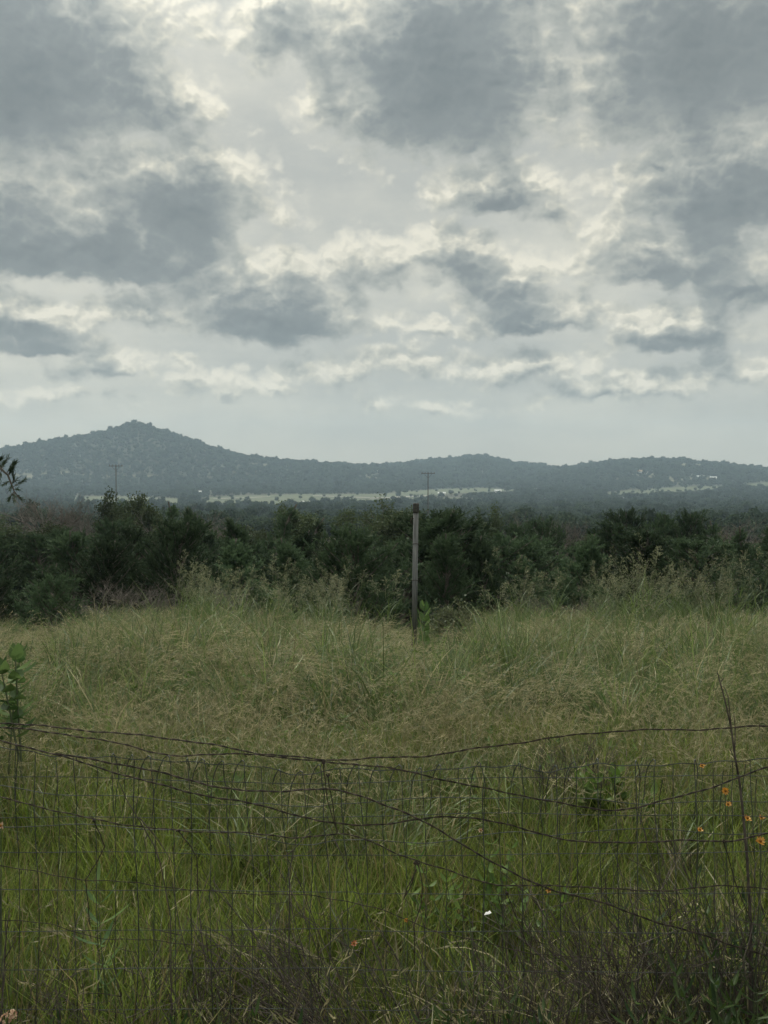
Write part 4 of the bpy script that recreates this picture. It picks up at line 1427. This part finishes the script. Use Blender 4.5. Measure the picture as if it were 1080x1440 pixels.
stalk('short forked twig standing in the mesh near the middle', [(438, 1169), (424, 1182), (412, 1196), (408, 1225), (406, 1300)], .0014, .0010, -.02, ([(415, 1190), (418, 1160)], [(412, 1196), (392, 1210)]))
stalk('thin upright dead stalk at the far left behind the wires', [(10, 1300), (6, 1360), (2, 1420)], .003, .0015, -.03, ([(6, 1350), (22, 1322)],))

def brush(label, foot_px, depth, n, h, headings, spread, r, seed, mat='twig', curl=.12, name='dry_brush'):
    """A tangle of dry weed stems growing from one foot."""
    rng.seed(seed)
    f = at(foot_px, 1500, depth)
    base = Vector((f.x, depth, g1(f.x, depth) - .03))
    t = thing(name, label, 'brush', tuple(base))
    b = MB(); tw = b
    for k in range(int(n * 1.1)):
        hd = rng.choice(headings)
        d = (Vector(hd) + rdir() * spread)
        d.z = abs(d.z) + .12
        p = Vector((rng.gauss(0, r), rng.gauss(0, r * .7), 0))
        L_ = h * rng.uniform(.45, 1.1)
        pts = curve_pts(p, d, L_ * 1.1, 7, UP, rng.uniform(-.5, .25), curl)
        rad = rng.uniform(.0011, .0028)
        tint = rng.random()
        b.tube(pts, [rad * (1 - .09 * i) for i in range(8)], 4, tint, cap=False)
        for i in (2, 3, 4, 5, 6):
            if rng.random() < .75:
                dd = ((pts[i + 1] - pts[i]).normalized() + rdir() * .9).normalized()
                q = curve_pts(pts[i], dd, L_ * rng.uniform(.12, .38), 4, UP, rng.uniform(-.4, .3), curl * 1.5)
                tw.tube(q, [rad * .6, rad * .5, rad * .42, rad * .35, rad * .25], 3, tint, cap=False)
                if rng.random() < .5:
                    q2 = curve_pts(q[2], (rdir() + dd).normalized(), L_ * rng.uniform(.06, .16), 3, UP, .1, curl * 2)
                    tw.tube(q2, rad * .3, 3, tint, cap=False)
    b.build('stems', MT[mat], t)
    return t
brush('dry brush leaning up to the left across the mesh at the bottom centre', 560, 2.72, 80, .62, [(-.75, .0, .72), (-.55, .0, .85), (-.9, 0, .6)], .22, .09, 1)
brush('upright dry weed tangle at the bottom left of centre', 345, 2.75, 46, .46, [(-.15, 0, 1), (.2, 0, 1), (-.35, 0, .9)], .3, .10, 2)
brush('matted dry brush low at the bottom centre', 510, 2.48, 70, .36, [(-.6, 0, .6), (.5, 0, .6), (0, 0, 1)], .5, .13, 3, curl=.2)
brush('upright thin dry stems at the bottom right of centre', 715, 2.55, 48, .52, [(-.1, 0, 1), (.15, 0, 1)], .22, .10, 4)
brush('dense grey brush of leaning dry stems at the lower right', 985, 2.70, 120, .58, [(-.6, 0, .85), (-.35, 0, 1), (-.75, 0, .65)], .28, .16, 5)
brush('tall dry stems right of the dense grey brush', 1062, 2.62, 60, .68, [(-.2, 0, 1), (-.1, 0, 1), (.1, 0, 1)], .25, .09, 6)
brush('thin dry stems left half of the lower right tangle', 860, 2.66, 50, .54, [(-.2, 0, 1), (.25, 0, 1)], .25, .10, 7)
brush('small dry tangle low at the bottom left', 190, 2.55, 60, .36, [(-.3, 0, .9), (.35, 0, .9)], .4, .12, 8)
brush('dry brush low at the left picture edge', 15, 2.6, 50, .46, [(.1, 0, 1), (-.2, 0, .9)], .35, .10, 9)
brush('matted dry stems low at the bottom, between centre and right', 800, 2.45, 40, .28, [(-.5, 0, .7), (.4, 0, .8)], .45, .13, 10, curl=.2)

# brown dry weed clump behind the fence, straw coloured stems in front
brush('dark brown dried weed clump in the grass behind the fence, right of centre', 805, 4.75, 110, .40, [(-.3, 0, 1), (.3, 0, 1), (0, 0, 1)], .5, .10, 11, 'twig', .16)

# ------------------------------------------------------------------ leafy weeds
def leafy_weed(label, foot_px, depth, n, h, L_, W_, seed, group=None, mat='weed', lean_=0.0, name='leafy_weed', cat='weed', whorl=2, droop=.35):
    rng.seed(seed)
    f = at(foot_px, 1500, depth)
    base = Vector((f.x, depth, g1(f.x, depth) - .03))
    t = thing(name, label, cat, tuple(base), 0, group)
    st, lf = MB(), MB()
    if n > 1: n = int(n * 2.2)
    for k in range(n):
        p = Vector((rng.gauss(0, .065), rng.gauss(0, .04), 0)) if n > 1 else Vector((0, 0, 0))
        d = Vector((rng.gauss(lean_, .28), rng.gauss(-.05, .2), 1)) if n > 1 else Vector((lean_, -.03, 1))
        hh = h * rng.uniform(.6, 1.08) if n > 1 else h
        pts = curve_pts(p, d, hh, 9, UP, .12, .07)
        st.tube(pts, [.0032 * (1 - .08 * i) for i in range(10)], 5, .4, cap=False)
        for i in range(2, 10):
            a0 = rng.uniform(0, 6.28)
            for m in range(whorl):
                a = a0 + m * 6.28 / whorl + rng.uniform(-.4, .4)
                dd = Vector((math.cos(a), math.sin(a), rng.uniform(.05, .75))).normalized()
                sd = dd.cross(UP).normalized()
                q = .55 + .45 * math.sin(min(1, i / 9) * 2.6)
                lf.broadleaf(pts[i], dd, sd, L_ * q * rng.uniform(.75, 1.2), W_ * q * rng.uniform(.8, 1.2), rng.random(), droop * rng.uniform(.5, 1.4))
    st.build('stem', MT['stem'], t); lf.build('leaves', MT[mat], t)
    return t
G_ = 'dark leafy weeds along the fence foot'
for i, (px, dep, n, h, lab) in enumerate((
        (1050, 2.30, 9, .50, 'tallest dark leafy weed in the lower right corner'), (985, 2.25, 8, .40, 'dark leafy weed second from the lower right corner'),
        (925, 2.35, 7, .34, 'dark leafy weed third from the lower right corner'), (1085, 2.45, 8, .56, 'dark leafy weed cut by the right picture edge'),
        (855, 2.30, 6, .32, 'dark leafy weed at the bottom, left of the right hand tangle'), (770, 2.40, 6, .36, 'dark leafy weed among the thin upright stems at the bottom'),
        (690, 2.35, 5, .36, 'narrow dark weed at the bottom right of centre'), (610, 2.42, 5, .30, 'low dark weed at the bottom just right of centre'),
        (320, 2.40, 7, .36, 'dark leafy weed in the tangle left of centre'), (15, 2.30, 7, .36, 'dark leafy weed in the lower left corner'),
        (120, 2.5, 5, .27, 'small dark weed near the lower left corner'), (1020, 2.85, 6, .52, 'dark leafy weed behind the fence under the orange flowers'))):
    leafy_weed(lab, px, dep, int(n * 1.5), h, .058, .0125, 200 + i, G_)
leafy_weed('single weed with long pale narrow leaves standing at the lower left', 158, 2.8, 1, .53, .085, .014, 300, None, 'milkweed', -.04, whorl=3)
leafy_weed('pale leafy weed with small light leaves in the short grass right of centre', 690, 3.35, 5, .42, .045, .022, 301, None, 'forb')
leafy_weed('light green broad leaved weed beside the brown dried clump', 842, 4.5, 7, .34, .07, .045, 302, None, 'forb')

# ------------------------------------------------------------------ milkweeds
def milkweed(label, px, top_py, depth, L_, W_, pairs, seed, stems=1, name='milkweed', bush=1.0, reach=.80, rise=(.45, .9)):
    rng.seed(seed)
    top = at(px, top_py, depth)
    zb = g1(top.x, depth) - .03
    base = Vector((top.x, depth, zb))
    t = thing(name, label, 'milkweed', tuple(base), 0, 'milkweed plants')
    st, lf = MB(), MB()
    for k in range(stems):
        hh = (top.z - zb) * (1 if k == 0 else rng.uniform(.8, .95))
        d = Vector((rng.uniform(-.05, .05) + .16 * k * (-1) ** k, rng.uniform(-.06, .06), 1))
        pts = curve_pts(Vector((.04 * k, 0, 0)), d, hh, 12, UP, .06, .025)
        st.tube(pts, [.0075 * (1 - .05 * i) for i in range(13)], 6, .6)
        for j in range(pairs):
            s = 1 - (j / pairs) ** 1.0 * reach
            f = s * 11.999; i = int(f)
            q = pts[i].lerp(pts[i + 1], f - i)
            a0 = j * 1.571 + .5 + rng.uniform(-.3, .3)
            for m in (0, math.pi):
                a = a0 + m
                dd = Vector((math.cos(a), math.sin(a), rise[1] + .4 if j < 2 else rng.uniform(*rise))).normalized()
                sz = .6 if j == 0 else 1.0
                lf.broadleaf(q, dd, dd.cross(UP).normalized(), L_ * sz * rng.uniform(.8, 1.12) * bush, W_ * sz * rng.uniform(.85, 1.1), rng.random(), .28, .10)
    st.build('stem', MT['stem'], t); lf.build('leaves', MT['milkweed'], t)
    return t
milkweed('tall milkweed with broad oval leaves at the left edge behind the fence', 29, 915, 4.9, .100, .062, 9, 1, 2, reach=.5, rise=(.05, .45))
milkweed('second milkweed cut by the left picture edge', 4, 919, 5.0, .100, .062, 8, 2, 2, reach=.5, rise=(.05, .45))
milkweed('upright milkweed with paired pale leaves just right of the grey post', 598, 853, 10.9, .13, .075, 13, 3)
milkweed('small low milkweed in the grass left of the grey post foot', 549, 902, 10.8, .13, .085, 3, 4)
milkweed('small low milkweed nearest to the grey post on its left', 566, 904, 10.9, .12, .08, 3, 5)

# ------------------------------------------------------------------ flowers
def flower(label, px, py, d, rad, n, tilt, mat='petal', group='orange daisy flowers by the fence', name='flower', nod=.0):
    """A daisy on a thin stem that grows from the ground."""
    hp = at(px, py, FD + d)
    base = Vector((hp.x + rng.uniform(-.05, .05), hp.y + rng.uniform(-.03, .03), 0)); base.z = g1(base.x, base.y) - .03
    t = thing(name, label, 'flower', tuple(base), 0, group)
    head = hp - base
    b = MB(); mid = head * .5 + Vector((rng.uniform(-.02, .02), rng.uniform(-.02, .02), 0))
    b.tube([Vector((0, 0, 0)), mid, head * .85 + Vector((0, 0, .0)), head], [.0018, .0015, .0012, .0012], 5); b.build('stem', MT['stem'], t)
    nrm = Vector((rng.uniform(-.3, .3), -math.cos(tilt), math.sin(tilt))).normalized()
    u = nrm.orthogonal().normalized(); v = nrm.cross(u)
    pt = MB()
    for k in range(n):
        a = 6.283 * k / n + rng.uniform(-.15, .15)
        dd = (u * math.cos(a) + v * math.sin(a) + nrm * rng.uniform(-.05, .3)).normalized()
        pt.broadleaf(head + dd * rad * .2, dd, dd.cross(nrm).normalized(), rad * rng.uniform(.75, 1.05), rad * .50, rng.random(), .25, .06)
    pt.build('petals', MT[mat], t)
    ds = MB()
    c = [head - nrm * .001, head + nrm * .0015, head + nrm * .004, head + nrm * .0055]
    ds.tube(c, [rad * .30, rad * .34, rad * .26, rad * .08], 10); ds.build('disc', MT['disc'], t)
rng.seed(500)
flower('highest orange flower, small and half closed, left of the dead stalk', 987, 1077, .05, .0085, 7, .9)
flower('bright orange flower facing the viewer left of the dead stalk', 1020, 1112, .03, .0098, 9, .25)
flower('small orange flower just below the bright one', 1024, 1131, .04, .009, 7, .9)
flower('orange flower seen from the side below the dead stalk', 1051, 1151, .03, .0105, 9, 1.15)
flower('small orange bud right of the flower seen from the side', 1071, 1150, .05, .008, 6, 1.0)
flower('flat orange flower at the left of the orange flowers', 984, 1167, .03, .0095, 8, 1.1)
flower('large yellow orange flower lowest at the right edge', 1069, 1183, -.03, .0125, 10, .8)
flower('small orange flower against the diagonal wire right of centre', 772, 1252, -.02, .008, 6, .8)
flower('tiny orange flower low on the thin wire right of centre', 571, 1294, -.01, .006, 6, .5)
flower('red and orange flower in the dry brush at the bottom centre', 498, 1327, -.03, .0085, 7, .9, 'red', None)
flower('pale violet tinted wild flower in the grass right of centre', 676, 1168, 1.2, .010, 6, .6, 'pink', None)
flower('pale pink flower cut by the left picture edge', 1, 1161, .03, .011, 7, .4, 'pink', None)

def lantana():
    rng.seed(41)
    c = at(10, 1431, FD - .3)
    base = Vector((c.x, c.y, 0)); base.z = g1(c.x, c.y) - .03
    t = thing('flower_cluster', 'round cluster of small cream and pink flowers in the lower left corner', 'flower', tuple(base))
    b = MB(); b.tube([Vector((0, 0, 0)), (c - base) * .5 + Vector((.01, 0, 0)), c - base], [.002, .0018, .0016], 5); b.build('stem', MT['stem'], t)
    for ctr in ((8, 1434), (16, 1428)):
        h = at(*ctr, FD - .3) - base
        p = MB()
        for k in range(16):
            d = Vector((rng.gauss(0, 1), rng.gauss(-.4, .7), rng.gauss(.6, .7))).normalized()
            q = h + d * .011
            u = d.orthogonal().normalized(); v = d.cross(u)
            for m in range(4):
                a = m * 1.571 + rng.random()
                dd = (u * math.cos(a) + v * math.sin(a) + d * .3).normalized()
                p.broadleaf(q, dd, dd.cross(d).normalized(), .0055, .0048, rng.random(), .1, .02)
        p.build('petals', MT['pink'], t)
lantana()

def scrap():
    c = at(686, 1284, 2.9)
    rng.seed(3)
    b = MB()
    w, h = .0105, .0045
    pts = [(-1, -.4), (-.5, .5), (.1, .25), (.55, .7), (1, -.35), (.35, -.6), (-.3, -.5)]
    for dy in (0, .003):
        for x, z in pts:
            b.v.append((c.x + x * w, c.y + dy + .006 * z, c.z + z * h + .003 * x)); b.t.append(.5)
    n = len(pts)
    b.f.append(tuple(range(n))); b.f.append(tuple(reversed(range(n, 2 * n))))
    for i in range(n):
        j = (i + 1) % n
        b.f.append((j, i, n + i, n + j))
    tag(b.build('white_scrap', MT['white']), 'small white scrap caught on a grass stem behind the fence right of centre', 'scrap')
scrap()

# ------------------------------------------------------------------ haze: one closed box of thin air
def haze():
    b = MB(); b.box(-3550, 3550, -3550, 3550, -60, 200)
    m, nt, out = new_mat('haze')
    v = nt.nodes.new('ShaderNodeVolumePrincipled')
    v.inputs['Color'].default_value = (.64, .83, 1.0, 1)
    v.inputs['Density'].default_value = HAZE
    v.inputs['Anisotropy'].default_value = .25
    nt.links.new(v.outputs[0], out.inputs['Volume'])
    m.cycles.homogeneous_volume = True
    o = b.build('haze', m)
    tag(o, kind='stuff')
HAZE = 1.75e-4
haze()
